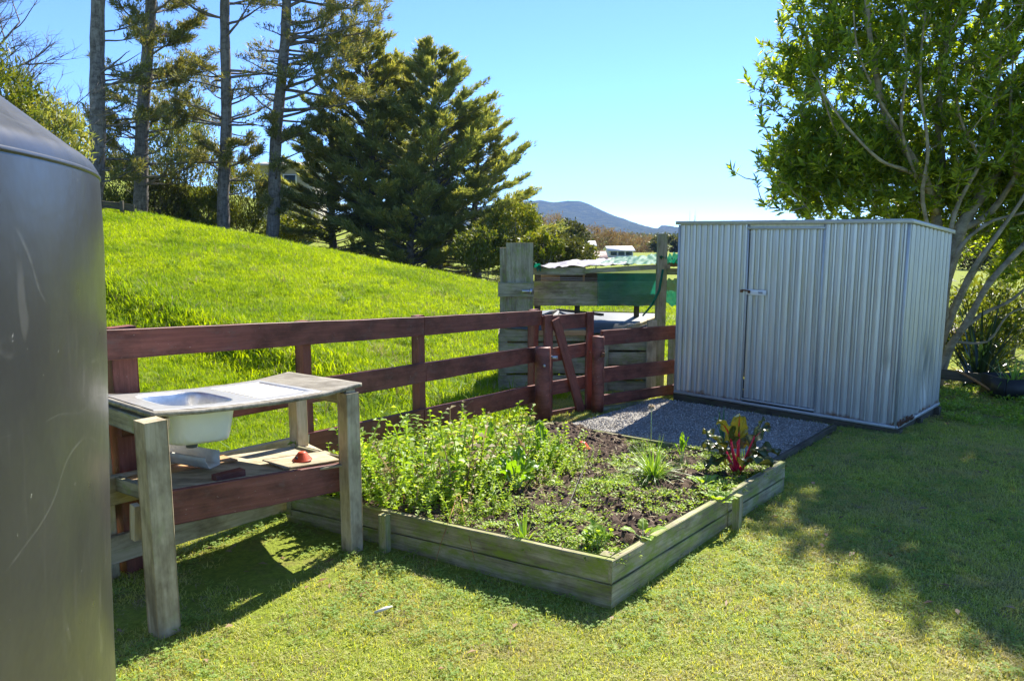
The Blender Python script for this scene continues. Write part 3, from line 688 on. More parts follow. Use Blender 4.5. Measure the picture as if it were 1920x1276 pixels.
nb = (BB - BA).normalized(); no2 = Vector((nb.y, -nb.x, 0)); peg(BA.lerp(BB, .575), no2 * .062)
pc = BA + nd * .07 + nb * .07; board('corner_peg', Vector((pc.x, pc.y, 0)), Vector((pc.x, pc.y, .215)), .06, .09, 'bed', bd, up=(nd.x, nd.y, 0))
# soil surface as a grid over the quadrilateral
def bedpt(u, v):  # u: A->B and D->C ; v: A->D
    return BA.lerp(BB, u).lerp(BD.lerp(BC, u), v)
def soilz(u, v):
    p = bedpt(u, v); e = min(u, 1 - u, v, 1 - v)
    z = p.z - .05 + .035 * mnoise.fractal(Vector((p.x * 3, p.y * 3, 0)), 1, 2, 4) + .03 * mnoise.fractal(Vector((p.x * 14, p.y * 14, 2)), .9, 2, 4)
    z += .09 * math.exp(-((p.x - .45) ** 2 + (p.y - 6.2) ** 2) / .1)
    return z + .02 * min(1, e * 6)
nu = nv = 130; V = []
for i in range(nu + 1):
    for j in range(nv + 1):
        u, v = .012 + .976 * i / nu, .012 + .976 * j / nv; p = bedpt(u, v); V.append((p.x, p.y, soilz(u, v)))
mb = MB(); n = nv + 1; mb.add(V, [(i * n + j, i * n + j + 1, (i + 1) * n + j + 1, (i + 1) * n + j) for i in range(nu) for j in range(nv)])
mb.build('soil', 'soil', bd)
def uvof(x, y):
    # invert the bilinear map roughly
    u = v = .5
    for _ in range(12):
        p = bedpt(u, v); e = .01; pu = (bedpt(u + e, v) - p) / e; pv = (bedpt(u, v + e) - p) / e
        dx, dy = x - p.x, y - p.y; det = pu.x * pv.y - pu.y * pv.x
        u += (dx * pv.y - dy * pv.x) / det; v += (pu.x * dy - pu.y * dx) / det
    return u, v
def bz(x, y):
    u, v = uvof(x, y); return soilz(min(.98, max(.02, u)), min(.98, max(.02, v)))
def bpx(px, py, z=.14):
    p = onz(px, py, z)
    for _ in range(3): p = onz(px, py, bz(p.x, p.y))
    return p
# ------------------------------------------------------------------ gravel pad and its edging
GP = [Vector((.42, 6.86, 0)), Vector((1.98, 5.30, 0)), Vector((2.62, 6.26, 0)), Vector((3.1, 7.0, 0)), Vector((1.9, 8.35, 0)), Vector((1.0, 7.9, 0))]
V = []; G1 = (Vector((.36, 6.80, 0)), Vector((1.93, 5.62, 0)), Vector((3.0, 7.0, 0)), Vector((1.62, 8.35, 0))); ng_ = 70
for i in range(ng_ + 1):
    for j in range(ng_ + 1):
        u, v = i / ng_, j / ng_; p = G1[0].lerp(G1[1], u).lerp(G1[3].lerp(G1[2], u), v)
        V.append((p.x, p.y, gzf(p.x, p.y) + .03 + .012 * mnoise.noise(Vector((p.x * 6, p.y * 6, 1)))))
mb = MB(); n = ng_ + 1; mb.add(V, [(i * n + j, (i + 1) * n + j, (i + 1) * n + j + 1, i * n + j + 1) for i in range(ng_) for j in range(ng_)])
gv = mb.build('gravel_pad', 'gravel'); tag(gv, kind='structure')
eb = board('edging_board', Vector((2.02, 5.72, gzf(2.02, 5.7) + .0)), Vector((2.98, 6.86, gzf(3, 6.8) + .02)), .09, .04, 'dark'); tag(eb, 'dark damp edging board between the gravel and the lawn leading to the shed', 'edging board')

# stones on the gravel
def stonev(nm, s):
    bm = bmesh.new(); bmesh.ops.create_icosphere(bm, subdivisions=1, radius=1)
    for v in bm.verts: v.co = Vector((v.co.x * 1.2, v.co.y, v.co.z * .6)) * (.7 + .5 * mnoise.noise(v.co * 1.3 + Vector((s, s, s)))); 
    me = bpy.data.meshes.new(nm); bm.to_mesh(me); bm.free(); me.materials.append(MT['stone']); return bpy.data.objects.new(nm, me)
ns = 9000; u = R.random(ns); v = R.random(ns); G = [np.array(g) for g in G1]
P = (G[0] * (1 - u)[:, None] + G[1] * u[:, None]) * (1 - v)[:, None] + (G[3] * (1 - u)[:, None] + G[2] * u[:, None]) * v[:, None]
P[:, 2] = gz(P[:, 0], P[:, 1]) + .034
scatter('gravel_stones', P, R.uniform(0, 6.28, (ns, 3)), R.uniform(.004, .012, ns), [stonev('stone_a', 1), stonev('stone_b', 5), stonev('stone_c', 9)], label='loose blue grey gravel stones in front of the shed door', cat='gravel')

# ------------------------------------------------------------------ grass
def tuft(nm, nb, spread, h, wd, lean_, mat, seed):
    r = np.random.default_rng(seed); a = r.uniform(0, 6.283, nb); rr = spread * np.sqrt(r.random(nb))
    P = np.stack([rr * np.cos(a), rr * np.sin(a), np.full(nb, -.004)], 1); b_ = r.uniform(0, 6.283, nb); ln = r.uniform(.15, lean_, nb)
    D = np.stack([np.cos(b_) * ln, np.sin(b_) * ln, np.ones(nb)], 1); D /= np.linalg.norm(D, axis=1, keepdims=True)
    Lh = h * r.uniform(.5, 1.15, nb); U_ = np.stack([np.cos(b_), np.sin(b_), np.zeros(nb)], 1)
    S = np.cross(D, U_ + 1e-3); S /= np.linalg.norm(S, axis=1, keepdims=True); W = wd * r.uniform(.6, 1.2, nb)[:, None]
    m1 = P + D * Lh[:, None] * .55; tip = P + D * Lh[:, None] + U_ * (Lh * ln * .35)[:, None] - np.array((0, 0, 1)) * (Lh * ln * .25)[:, None]
    q1 = np.stack([P - S * W / 2, P + S * W / 2, m1 + S * W * .42, m1 - S * W * .42], 1)
    q2 = np.stack([m1 - S * W * .42, m1 + S * W * .42, tip + S * W * .08, tip - S * W * .08], 1)
    return variant(nm, np.concatenate([q1, q2]), mat)
def cloverv(nm, nl, spread, h, sz, mat, seed):
    r = np.random.default_rng(seed); Q = []
    for _ in range(nl):
        a = r.uniform(0, 6.28); rr = spread * math.sqrt(r.random()); c = np.array((rr * math.cos(a), rr * math.sin(a), h * r.uniform(.4, 1.)))
        a0 = r.uniform(0, 6.28); tl = r.uniform(-.4, .4, 2)
        for k in range(3):
            b_ = a0 + k * 2.09; d = np.array((math.cos(b_), math.sin(b_), tl[0])); sd_ = np.array((-math.sin(b_), math.cos(b_), tl[1])); s = sz * r.uniform(.8, 1.2)
            Q.append([c, c + d * s * .6 + sd_ * s * .45, c + d * s, c + d * s * .6 - sd_ * s * .45])
    return variant(nm, np.array(Q), mat)
BQ = [np.array((p.x, p.y)) for p in (BA, BB, BC, BD)]
def inpoly(X, Y, poly, grow=0.):
    c = np.mean(poly, 0); ins = np.ones(len(X), bool)
    for i in range(len(poly)):
        a, b_ = np.array(poly[i]), np.array(poly[(i + 1) % len(poly)]); d = b_ - a; n_ = np.array((d[1], -d[0])) / np.hypot(*d)
        if np.dot(c - a, n_) > 0: n_ = -n_
        ins &= ((X - a[0]) * n_[0] + (Y - a[1]) * n_[1]) < grow
    return ins
SQ = [(SM @ Vector((x, y, 0))).to_2d() for x, y in ((0, 0), (SW, 0), (SW, SD), (0, SD))]; SQ = [np.array(q) for q in SQ]
GQ = [np.array(g[:2]) for g in G1]
def inview(X, Y, m_=.06): return np.abs(X / np.maximum(Y, .1)) < (960 / F + m_)
def field(n, x0, x1, y0, y1, pw=1.):
    X = R.uniform(x0, x1, n); Y = y0 + (y1 - y0) * R.random(n) ** pw; return X, Y
# near lawn
X, Y = field(150000, -3.2, 7.5, 2.1, 11.5, 1.35)
pp = -(X - FP[0]) * FD[1] + (Y - FP[1]) * FD[0]
k = inview(X, Y) & ~inpoly(X, Y, BQ, .03) & ~inpoly(X, Y, SQ, .0) & ~inpoly(X, Y, GQ, -.02) & (pp < .25)
# thin worn places: below the bench, along the bed boards and behind the shed
nz_ = np.array([mnoise.fractal(Vector((x * 2.1, y * 2.1, 0)), 1, 2, 3) for x, y in zip(X, Y)])
worn = np.exp(-(((X + 1.3) / .6) ** 2 + ((Y - 3.9) / .8) ** 2)) * 1.15 + np.where(inpoly(X, Y, BQ, .14), .5, 0) + np.where((X > 4.2) & (Y > 7.2), .75, 0) + np.clip(nz_ - .2, 0, .6) * .9
k &= R.random(len(X)) > worn
X, Y, nz_ = X[k], Y[k], nz_[k]; n = len(X); P = np.stack([X, Y, gz(X, Y)], 1)
rot = np.stack([R.normal(0, .12, n), R.normal(0, .12, n), R.uniform(0, 6.28, n)], 1)
lv = [tuft('lawn_tuft_%d' % i, 16, .035, .030, .0032, 1.6, 'lawn', 20 + i) for i in range(4)] + [tuft('lawn_dry', 14, .035, .024, .0030, 2.4, 'drygrass', 31)]
scatter('lawn_grass', P, rot, R.uniform(.7, 1.25, n) * (1 + .05 * np.clip(Y - 3, 0, 6)), lv, label='short mown lawn grass with dry patches', cat='grass')
print('lawn tufts', n)
X, Y = field(16000, -3, 6, 2.1, 8.5, 1.3)
nc = np.array([mnoise.fractal(Vector((x * 1.3 + 9, y * 1.3, 4)), 1, 2, 3) for x, y in zip(X, Y)])
pp = -(X - FP[0]) * FD[1] + (Y - FP[1]) * FD[0]
k = inview(X, Y) & ~inpoly(X, Y, BQ, .03) & ~inpoly(X, Y, SQ, .0) & ~inpoly(X, Y, GQ, 0.) & (pp < .2) & (nc > -.1 + .3 * R.random(len(X)) - np.where(inpoly(X, Y, BQ, .35), .4, 0))
X, Y = X[k], Y[k]; n = len(X)
scatter('lawn_clover', np.stack([X, Y, gz(X, Y)], 1), np.stack([R.normal(0, .1, n), R.normal(0, .1, n), R.uniform(0, 6.28, n)], 1), R.uniform(.7, 1.3, n), [cloverv('clover_%d' % i, 9, .04, .026, .0085, 'clover', i) for i in range(3)], label='clover leaves mixed through the lawn', cat='clover')
# pasture
X, Y = field(130000, -16, 6, 4.0, 24.5, 1.4)
pp = -(X - FP[0]) * FD[1] + (Y - FP[1]) * FD[0]
k = inview(X, Y) & (pp > .12) & (R.random(len(X)) < np.clip(9 / Y, .0, 1) ** .6 + .2)
X, Y = X[k], Y[k]; n = len(X); print('pasture', n)
q = (X + 5.8) * .63 + (Y - 12) * .777
long_ = np.exp(-(q / .7) ** 2) * (Y < 14) + 0
ps = R.uniform(.7, 1.2, n) * (1 + .05 * np.clip(Y - 6, 0, 20)) * (1 + .9 * long_)
pv = [tuft('pasture_tuft_%d' % i, 20, .07, .075, .0065, 1.3, 'pasture', 60 + i) for i in range(4)] + [tuft('pasture_tuft_mixed', 16, .07, .09, .006, 1.5, 'tussock', 71), tuft('pasture_tuft_dry', 6, .07, .07, .005, 1.5, 'drygrass', 72)]
scatter('pasture_grass', np.stack([X, Y, gz(X, Y)], 1), np.stack([R.normal(0, .15, n), R.normal(0, .15, n), R.uniform(0, 6.28, n)], 1), ps, pv, label='bright green pasture grass on the slope behind the fence', cat='grass')
X, Y = field(5200, -12, 5, 4.2, 20, 1.2); pp = -(X - FP[0]) * FD[1] + (Y - FP[1]) * FD[0]; q = (X + 5.8) * .63 + (Y - 12) * .777
nz_ = np.array([mnoise.fractal(Vector((x * .9, y * .9, 5)), 1, 2, 3) for x, y in zip(X, Y)])
k = inview(X, Y) & (pp > .2) & (R.random(len(X)) < .05 + .9 * np.exp(-(q / .8) ** 2) * (nz_ > -.1) + .6 * (nz_ > .32)); X, Y = X[k], Y[k]; n = len(X); print('tussocks', n)
scatter('pasture_tussocks', np.stack([X, Y, gz(X, Y)], 1), np.stack([R.normal(0, .25, n), R.normal(0, .25, n), R.uniform(0, 6.28, n)], 1), R.uniform(.7, 1.5, n), [tuft('tussock_%d' % i, 60, .09, .20, .008, 1.5, 'tussock', 80 + i) for i in range(3)] + [tuft('tussock_dry', 30, .08, .16, .006, 1.8, 'drygrass', 90)], label='rough darker grass tussocks along the small bank in the pasture', cat='grass')
# distant grass colour comes from the ground sheet; dead leaves and litter on the lawn
X, Y = field(5000, -2.5, 6, 2.3, 9.5); k = inview(X, Y) & ~inpoly(X, Y, BQ, .02) & ~inpoly(X, Y, SQ, 0) & ((X > 4.1) & (Y > 7) | (R.random(5000) < .09)); X, Y = X[k], Y[k]; n = len(X)
D = np.stack([R.normal(size=n), R.normal(size=n), R.uniform(-.1, .3, n)], 1); U_ = np.tile((0, 0, 1.), (n, 1)) + R.normal(0, .2, (n, 3))
mb = MB(); mb.quads(leafq(np.stack([X, Y, gz(X, Y) + .018], 1), D, U_, R.uniform(.03, .07, n), R.uniform(.012, .03, n))); tag(mb.build('leaf_litter', 'litter'), 'brown fallen leaves scattered on the grass and under the big tree', 'leaf litter', kind='stuff')

# ------------------------------------------------------------------ sink bench
bn = thing('sink_bench', (-1.3, 3.8, 0), 'rough outdoor timber bench with a steel sink set in warped weathered plywood', 'sink bench')
S0 = Vector((-1.515, 3.15, .965)); S1 = Vector((-.80, 3.99, .915)); S3 = Vector((-1.98, 3.56, .955)); S2 = Vector((-1.285, 4.31, .915))
def bp(s, t_, dz=0.):
    p = (S0.lerp(S1, s)).lerp(S3.lerp(S2, s), t_); p.z += dz - .022 * 4 * s * (1 - s) + .012 * max(0, s - .8) * 5; return p
def bgrid(fn, s0, s1, t0_, t1_, ns_, nt_, skip=None):
    V = []; Q = []; n_ = nt_ + 1
    for i in range(ns_ + 1):
        for j in range(nt_ + 1):
            s, t_ = s0 + (s1 - s0) * i / ns_, t0_ + (t1_ - t0_) * j / nt_; V.append(tuple(bp(s, t_, fn(s, t_))))
    for i in range(ns_):
        for j in range(nt_):
            s, t_ = s0 + (s1 - s0) * (i + .5) / ns_, t0_ + (t1_ - t0_) * (j + .5) / nt_
            if skip and skip(s, t_): continue
            Q.append((i * n_ + j, (i + 1) * n_ + j, (i + 1) * n_ + j + 1, i * n_ + j + 1))
    return V, Q
BS0, BS1, BT0, BT1 = .10, .42, .16, .84
V, Q = bgrid(lambda s, t_: .002 * mnoise.noise(Vector((s * 8, t_ * 5, 0))), -.01, 1.0, 0, 1, 60, 34, lambda s, t_: BS0 < s < BS1 and BT0 < t_ < BT1)
mb = MB(); mb.add(V, Q); o = mb.build('bench_top', 'ply', bn, smooth=False); sm = o.modifiers.new('thickness', 'SOLIDIFY'); sm.thickness = .020; sm.offset = -1
def bowl(s, t_, r_=1.):
    a = (s - (BS0 + BS1) / 2) / ((BS1 - BS0) / 2 * r_); b_ = (t_ - (BT0 + BT1) / 2) / ((BT1 - BT0) / 2 * r_)
    q = (abs(a) ** 4 + abs(b_) ** 4) ** .25; return float(1 - sst(q, .80, .985))
def steelz(s, t_):
    z = .004 - .155 * bowl(s, t_)
    if .50 < s < .76 and .16 < t_ < .84: z += -.004 + .0035 * math.sin(t_ * 95) * float(sst(s, .5, .53) * (1 - sst(s, .73, .76)))
    e = min(s + .0, .80 - s, t_ - .05, .95 - t_); 
    if e < .015: z -= .002
    return z
V, Q = bgrid(steelz, .015, .80, .06, .94, 150, 90); mb = MB(); mb.add(V, Q); sk = mb.build('sink', 'steel', bn)
V, Q = bgrid(lambda s, t_: -.022 - .160 * bowl(s, t_, 1.06), BS0 - .03, BS1 + .03, BT0 - .06, BT1 + .06, 50, 40); mb = MB(); mb.add(V, Q); ob = mb.build('bowl_underside', 'white', sk); sm = ob.modifiers.new('thickness', 'SOLIDIFY'); sm.thickness = .004
c = bp((BS0 + BS1) / 2, .42); mb = MB(); mb.tube([c - Vector((0, 0, .178)), c - Vector((0, 0, .198)), c - Vector((0, 0, .200)), c - Vector((0, 0, .225))], [.042, .042, .026, .026], 20); mb.build('drain', 'greyplastic', sk)
c = bp((BS0 + BS1) / 2, .5, -.148); mb = MB(); mb.lathe([(.0, .002), (.028, .002), (.036, .004), (.036, 0)], 20, c=tuple(c)); mb.build('plug_hole', 'greyplastic', sk)
bx = (S1 - S0); bx.z = 0; bx.normalize(); by = Vector((-bx.y, bx.x, 0))
def bpost(x, y, zt, w_, d, mat='pale', name='leg'):
    return board(name, Vector((x, y, -.12)), Vector((x, y, zt)), w_, d, mat, bn, up=tuple(bx), rough=.003)
bpost(-1.50, 3.085, .950, .098, .098); bpost(-.868, 3.955, .882, .085, .085)
bpost(-1.275, 4.44, .885, .075, .085); bpost(-2.02, 3.62, .92, .08, .08)
# rails
def brl(a, b_, h, t_, mat, name='rail'): return board(name, a, b_, h, t_, mat, bn, rough=.003)
brl(bp(.0, .02, -.075), bp(-.005, 1, -.075), .085, .035, 'grey', 'end_rail')
brl(bp(.045, .03, -.056), bp(.045, .16, -.056), .05, .05, 'pale', 'packer')
brl(bp(.93, .05, -.062), bp(.93, 1.03, -.062), .075, .035, 'grey', 'end_rail')
brl(bp(.94, .02, -.04), bp(.965, .13, -.04), .04, .05, 'pale', 'packer')
brl(bp(.03, 1.05, -.09), bp(.93, 1.05, -.07), .09, .03, 'grey', 'back_rail')
f0 = at(317, 950, 3.19); f1_ = at(648, 891, 4.0)
brl(f0 - bx * .05, f1_, .155, .03, 'maroon', 'front_rail')
pf = at(462, 888, 3.58) ; brl(pf + by * .05 - bx * .14, pf + by * .05 + bx * .01, .035, .05, 'maroon', 'offcut')
board('block', at(254, 1010, 3.16), at(254, 946, 3.16), .035, .05, 'pale', bn, up=tuple(bx))
brl(Vector((-2.02, 3.66, .50)), Vector((-1.56, 3.30, .535)), .07, .03, 'grey', 'side_rail')
brl(Vector((-1.26, 4.36, .44)), Vector((-.90, 4.02, .475)), .07, .03, 'grey', 'side_rail')
# shelf
H0 = Vector((-1.60, 3.30, .565)); H1 = Vector((-.87, 3.97, .495)); H2 = Vector((-1.24, 4.50, .455)); H3 = Vector((-1.98, 3.72, .51))
def hp(s, t_, dz=0): p = H0.lerp(H1, s).lerp(H3.lerp(H2, s), t_); p.z += dz + .006 * math.sin(s * 5); return p
V = []; Q = []
for i in range(31):
    for j in range(21): V.append(tuple(hp(.0 + 1.0 * i / 30, j / 20)))
mb = MB(); mb.add(V, [(i * 21 + j, (i + 1) * 21 + j, (i + 1) * 21 + j + 1, i * 21 + j + 1) for i in range(30) for j in range(20)])
o = mb.build('shelf', 'shelf', bn, smooth=False); sm = o.modifiers.new('thickness', 'SOLIDIFY'); sm.thickness = .012; sm.offset = -1
board('shelf_plank', hp(-.02, .72, .0), hp(.5, .78, .012), .012, .15, 'orange', bn)
board('shelf_plank', hp(.62, .25, .014), hp(1.0, .30, .014), .01, .22, 'shelf', bn)
# gutter offcut on the shelf
g0_ = onz(300, 858, .56); g1__ = onz(400, 878, .53); gd_ = (g1__ - g0_); gd_.z = -.02; gd_.normalize(); gs = Vector((gd_.y, -gd_.x, 0)).normalized()
pr = [(-.055, .075), (-.057, .07), (-.055, .0), (.03, .0), (.040, .012), (.044, .028), (.056, .038), (.060, .06), (.052, .066), (.05, .060)]
mb = MB(); V = []; p0 = g1__ - gd_ * .44 + Vector((0, 0, .008)); p1 = g1__ + Vector((0, 0, .006))
for i in range(9):
    for (a, b_) in pr: V.append(tuple(p0.lerp(p1, i / 8) + gs * a + Vector((0, 0, b_))))
n = len(pr); mb.add(V, [(i * n + j, (i + 1) * n + j, (i + 1) * n + j + 1, i * n + j + 1) for i in range(8) for j in range(n - 1)])
o = mb.build('gutter_offcut', 'plastic', org=g1__, smooth=False); tag(o, 'short offcut of white plastic roof gutter lying on the bench shelf', 'gutter piece'); sm = o.modifiers.new('thickness', 'SOLIDIFY'); sm.thickness = .003

def cap(loc, label, s=1.):
    t0 = thing('red_cap', loc, label, 'plastic cap', 'small red ribbed plastic caps'); mb = MB()
    prf = [(.052, 0), (.052, .004)]
    for i in range(12): f = i / 11; r = .048 - .026 * f; z = .005 + .034 * f; prf += [(r, z), (r - .0008, z + .002)]
    prf += [(.019, .043), (.0, .045)]
    mb.lathe([(r * s, z * s) for r, z in prf], 28, c=tuple(loc)); mb.build('cap_body', 'red', t0)
    mb = MB(); mb.tube([Vector(loc) + Vector((-.02, -.036, .020)) * s, Vector(loc) + Vector((-.021, -.041, .021)) * s], .008 * s, 10); mb.build('eyelet', 'black', t0); return t0
q = hp(.78, .24, .022); cap(q, 'red ribbed plastic cap sitting on the plywood shelf under the sink')
q = bpx(1092, 845); q.z += .022; cap(q, 'red ribbed plastic cap half sunk in the soil of the garden bed', 1.15)

# ------------------------------------------------------------------ plants in the bed
def sprigv(nm, seed, nl=16, mat='weed', wide=.18):
    r = np.random.default_rng(seed); P = []; D = []; L = []; W = []
    az = r.uniform(0, 6.28); ln = r.uniform(.1, .5)
    for k in range(nl):
        f = (k + 1) / nl; a = k * 2.4 + r.normal(0, .3); p = (math.cos(az) * ln * f * f, math.sin(az) * ln * f * f, f)
        for aa in (a, a + math.pi):
            P.append(p); D.append((math.cos(aa), math.sin(aa), r.uniform(-.1, .6))); L.append(wide * r.uniform(.6, 1.15) * (1.1 - .5 * f)); W.append(L[-1] * .55)
    P, D = np.array(P), np.array(D); Q = leafq(P, D, np.tile((0, 0, 1.), (len(P), 1)) + r.normal(0, .35, P.shape), np.array(L), np.array(W), .35)
    # slender stem as a crossed pair of thin quads
    st = []
    for k in range(5):
        f0, f1 = k / 5, (k + 1) / 5; a = np.array((math.cos(az) * ln * f0 * f0, math.sin(az) * ln * f0 * f0, f0)); b_ = np.array((math.cos(az) * ln * f1 * f1, math.sin(az) * ln * f1 * f1, f1))
        for s in (np.array((.011, 0, 0)), np.array((0, .011, 0))): st.append([a - s, a + s, b_ + s, b_ - s])
    return variant(nm, np.concatenate([Q, np.array(st)]), mat)
def lowv(nm, seed, n_=22, mat='weed'):
    r = np.random.default_rng(seed); a = r.uniform(0, 6.28, n_); rr = r.random(n_) ** .6
    P = np.stack([rr * np.cos(a), rr * np.sin(a), r.uniform(.05, .55, n_)], 1); D = np.stack([np.cos(a), np.sin(a), r.uniform(-.2, .7, n_)], 1) + r.normal(0, .5, (n_, 3))
    return variant(nm, leafq(P, D, np.tile((0, 0, 1.), (n_, 1)) + r.normal(0, .3, P.shape), r.uniform(.28, .6, n_), r.uniform(.16, .32, n_), .25), mat)
CAPQ = bpx(1092, 848); nn = 7500; u = R.uniform(.015, .985, nn); v = R.uniform(.015, .985, nn); P = np.array([(*bedpt(a, b_).to_2d(), soilz(a, b_)) for a, b_ in zip(u, v)])
fld = np.array([mnoise.fractal(Vector((p[0] * 2.4, p[1] * 2.4, 7)), 1, 2, 3) for p in P])
# tall leafy herbs fill the fence side corner
tall = sst(v, .38, .62) * (1 - sst(u, .60, .85)) + .0
k = (R.random(nn) < tall * .36 * (.6 + 1.2 * np.clip(fld + .35, 0, 1)) - .5 * np.exp(-((P[:, 0] - CAPQ.x) ** 2 + (P[:, 1] - CAPQ.y) ** 2) / .05)); n = k.sum(); print('herbs', n)
hs = (R.uniform(.10, .24, n) + .16 * (R.random(n) < .10)) * (.65 + .5 * tall[k]) * (1 - .35 * sst(u[k], .3, .8))
scatter('leafy_herbs', P[k], np.stack([R.normal(0, .22, n), R.normal(0, .22, n), R.uniform(0, 6.28, n)], 1), hs, [sprigv('sprig_%d' % i, i, 10 + i) for i in range(5)] + [sprigv('sprig_dry', 44, 5, 'drygrass')], label='dense knee high leafy herbs crowding the fence side of the garden bed', cat='herbs')
low = .30 + .95 * fld - 1.2 * np.exp(-((P[:, 0] - CAPQ.x) ** 2 + (P[:, 1] - CAPQ.y) ** 2) / .02) - .7 * np.exp(-((P[:, 0] - .45) ** 2 + (P[:, 1] - 6.0) ** 2) / .35) + .25 * (1 - sst(v, .0, .15))
k = (R.random(nn) < low * .75) & (tall < .7); n = k.sum(); print('low', n)
scatter('low_weeds', P[k] + np.array((0, 0, .002)), np.stack([R.normal(0, .12, n), R.normal(0, .12, n), R.uniform(0, 6.28, n)], 1), R.uniform(.022, .052, n), [lowv('lowweed_%d' % i, i) for i in range(4)], label='low creeping weeds spread over the bed soil', cat='weeds')
def clodv(nm, s):
    bm = bmesh.new(); bmesh.ops.create_icosphere(bm, subdivisions=2, radius=1)
    for q in bm.verts: q.co = q.co * (.75 + .6 * mnoise.noise(q.co * 1.6 + Vector((s, s, s))))
    me = bpy.data.meshes.new(nm); bm.to_mesh(me); bm.free(); me.materials.append(MT['clod']); return bpy.data.objects.new(nm, me)
k = R.random(nn) < .55; n = k.sum(); scatter('soil_clods', P[k], R.uniform(0, 6.28, (n, 3)), R.random(n) ** 3 * .024 + .004, [clodv('clod_a', 1), clodv('clod_b', 4)], label='crumbly brown clods of soil in the garden bed', cat='soil')
k = R.random(nn) < .22; n = k.sum(); a = R.uniform(0, 6.28, n)
mb = MB(); mb.quads(leafq(P[k] + np.array((0, 0, .015)), np.stack([np.cos(a), np.sin(a), R.normal(.05, .2, n)], 1), np.tile((0, 0, 1.), (n, 1)), R.uniform(.03, .09, n), R.uniform(.003, .009, n)))
tag(mb.build('dry_mulch', 'drygrass'), 'pale dry stalks and mulch bits on the bed soil', 'mulch', kind='stuff')

def stalk(mb, p, d, L, r, bend=(0, 0, 0), k=6, n_=5):
    pts = []; q = Vector(p); d = Vector(d).normalized()
    for i in range(n_ + 1): pts.append(q.copy()); d = (d + Vector(bend) / n_).normalized(); q += d * L / n_
    mb.tube(pts, [r * (1 - .55 * i / n_) for i in range(n_ + 1)], k); return pts[-1], d
def chard(px, py, label, leaves, lm, sm_, name='chard_plant', cat='chard', ruf=.12, org=None):
    b_ = org or bpx(px, py); t0 = thing(name, b_, label, cat)
    for i, (az, el, ls, Ll, Wl, curl, rs) in enumerate(leaves):
        a, e = math.radians(az), math.radians(el); d = Vector((math.sin(a) * math.cos(e), -math.cos(a) * math.cos(e), math.sin(e)))
        mb = MB(); tip, dd = stalk(mb, b_ + Vector((d.x, d.y, 0)) * .012, d, ls, rs, (0, 0, .1)); 
        pts = []; q = tip.copy(); d2 = dd.copy(); sv = d2.cross(Vector((0, 0, 1))).normalized(); seg = 12
        for k2 in range(seg + 1): pts.append(q + sv.cross(d2) * .002); d2 = Matrix.Rotation(-curl / seg, 3, sv) @ d2; q = q + d2 * Ll / seg
        mb.tube(pts, [rs * .5 * (1 - k2 / seg) + .0008 for k2 in range(seg + 1)], 5)
        mb.build('stalk', sm_, t0)
        lb = MB(); lb.leaf(tip, dd, (0, 0, 1), Ll, Wl, curl, 18, 10, ruf, .18, prof=lambda f: (math.sin(math.pi * min(1, f * .9 + .1)) ** .55) * (1 - .25 * f), seed=i * 1.7); lb.build('leaf', lm, t0)
    return t0
# az: 0 faces the camera, 90 to the right, 180 away
chard(1383, 888, 'red stemmed chard with bronze leaves in the far right corner of the bed', [
    (-95, 62, 0.179, 0.204, 0.163, 0.9, 0.0130), (-60, 72, 0.243, 0.204, 0.150, 0.7, 0.0143), (-120, 55, 0.128, 0.192, 0.163, 1.4, 0.0117), (80, 60, 0.102, 0.240, 0.188, 1.5, 0.0143), (100, 66, 0.192, 0.204, 0.150, 0.8, 0.0117), (40, 58, 0.090, 0.228, 0.200, 1.7, 0.0130),
    (-20, 80, 0.256, 0.192, 0.125, 0.4, 0.0143), (70, 70, 0.282, 0.144, 0.088, 0.2, 0.0091), (170, 66, 0.166, 0.192, 0.163, 0.8, 0.0117), (-75, 45, 0.090, 0.192, 0.150, 1.7, 0.0104)], 'rchard', 'rstem')
chard(1015, 878, 'silverbeet with one tall upright crinkled leaf and pale stalks in mid bed', [
    (-150, 88, .13, .20, .115, .15, .016), (80, 62, .10, .13, .09, .9, .010), (-70, 68, .09, .12, .07, .8, .010), (20, 74, .07, .08, .05, .6, .009), (130, 60, .07, .10, .06, .9, .008)], 'chard', 'chardstem')
chard(968, 918, 'bushy silverbeet with several pale stalks left of the tall upright one', [
    (-90, 58, .10, .16, .13, 1.1, .011), (85, 62, .10, .15, .12, 1.1, .011), (-20, 72, .12, .14, .10, .7, .011), (170, 70, .13, .15, .11, .6, .010), (40, 55, .08, .13, .10, 1.2, .009), (-140, 60, .10, .15, .11, .9, .009), (130, 62, .09, .14, .10, 1.0, .009)], 'chard', 'chardstem')
chard(905, 868, 'dark dock plant with broad leaves against the back of the herbs', [
    (95, 48, .09, .17, .13, .5, .008), (-70, 68, .12, .15, .10, .6, .008), (0, 76, .14, .15, .10, .5, .008), (150, 72, .14, .16, .11, .4, .008), (40, 55, .07, .13, .08, .9, .007)], 'chard', 'chardstem', name='dock_plant', cat='dock', ruf=.05)
chard(1278, 866, 'narrow upright bolting chard between the grassy clump and the red chard', [
    (0, 88, .08, .11, .035, .1, .006), (60, 80, .10, .10, .04, .3, .005), (-90, 76, .06, .09, .035, .4, .005), (170, 84, .12, .10, .04, .2, .005)], 'chard', 'chardstem')
chard(1205, 1008, 'broad leaved seedling near the right hand board of the bed', [
    (-90, 38, .04, .08, .07, .9, .004), (80, 42, .04, .09, .075, .9, .004), (10, 30, .03, .08, .07, .8, .004), (170, 50, .04, .07, .06, .6, .004), (40, 60, .04, .06, .05, .5, .003)], 'weed', 'chardstem', name='brassica_seedling', cat='seedling', ruf=.03)
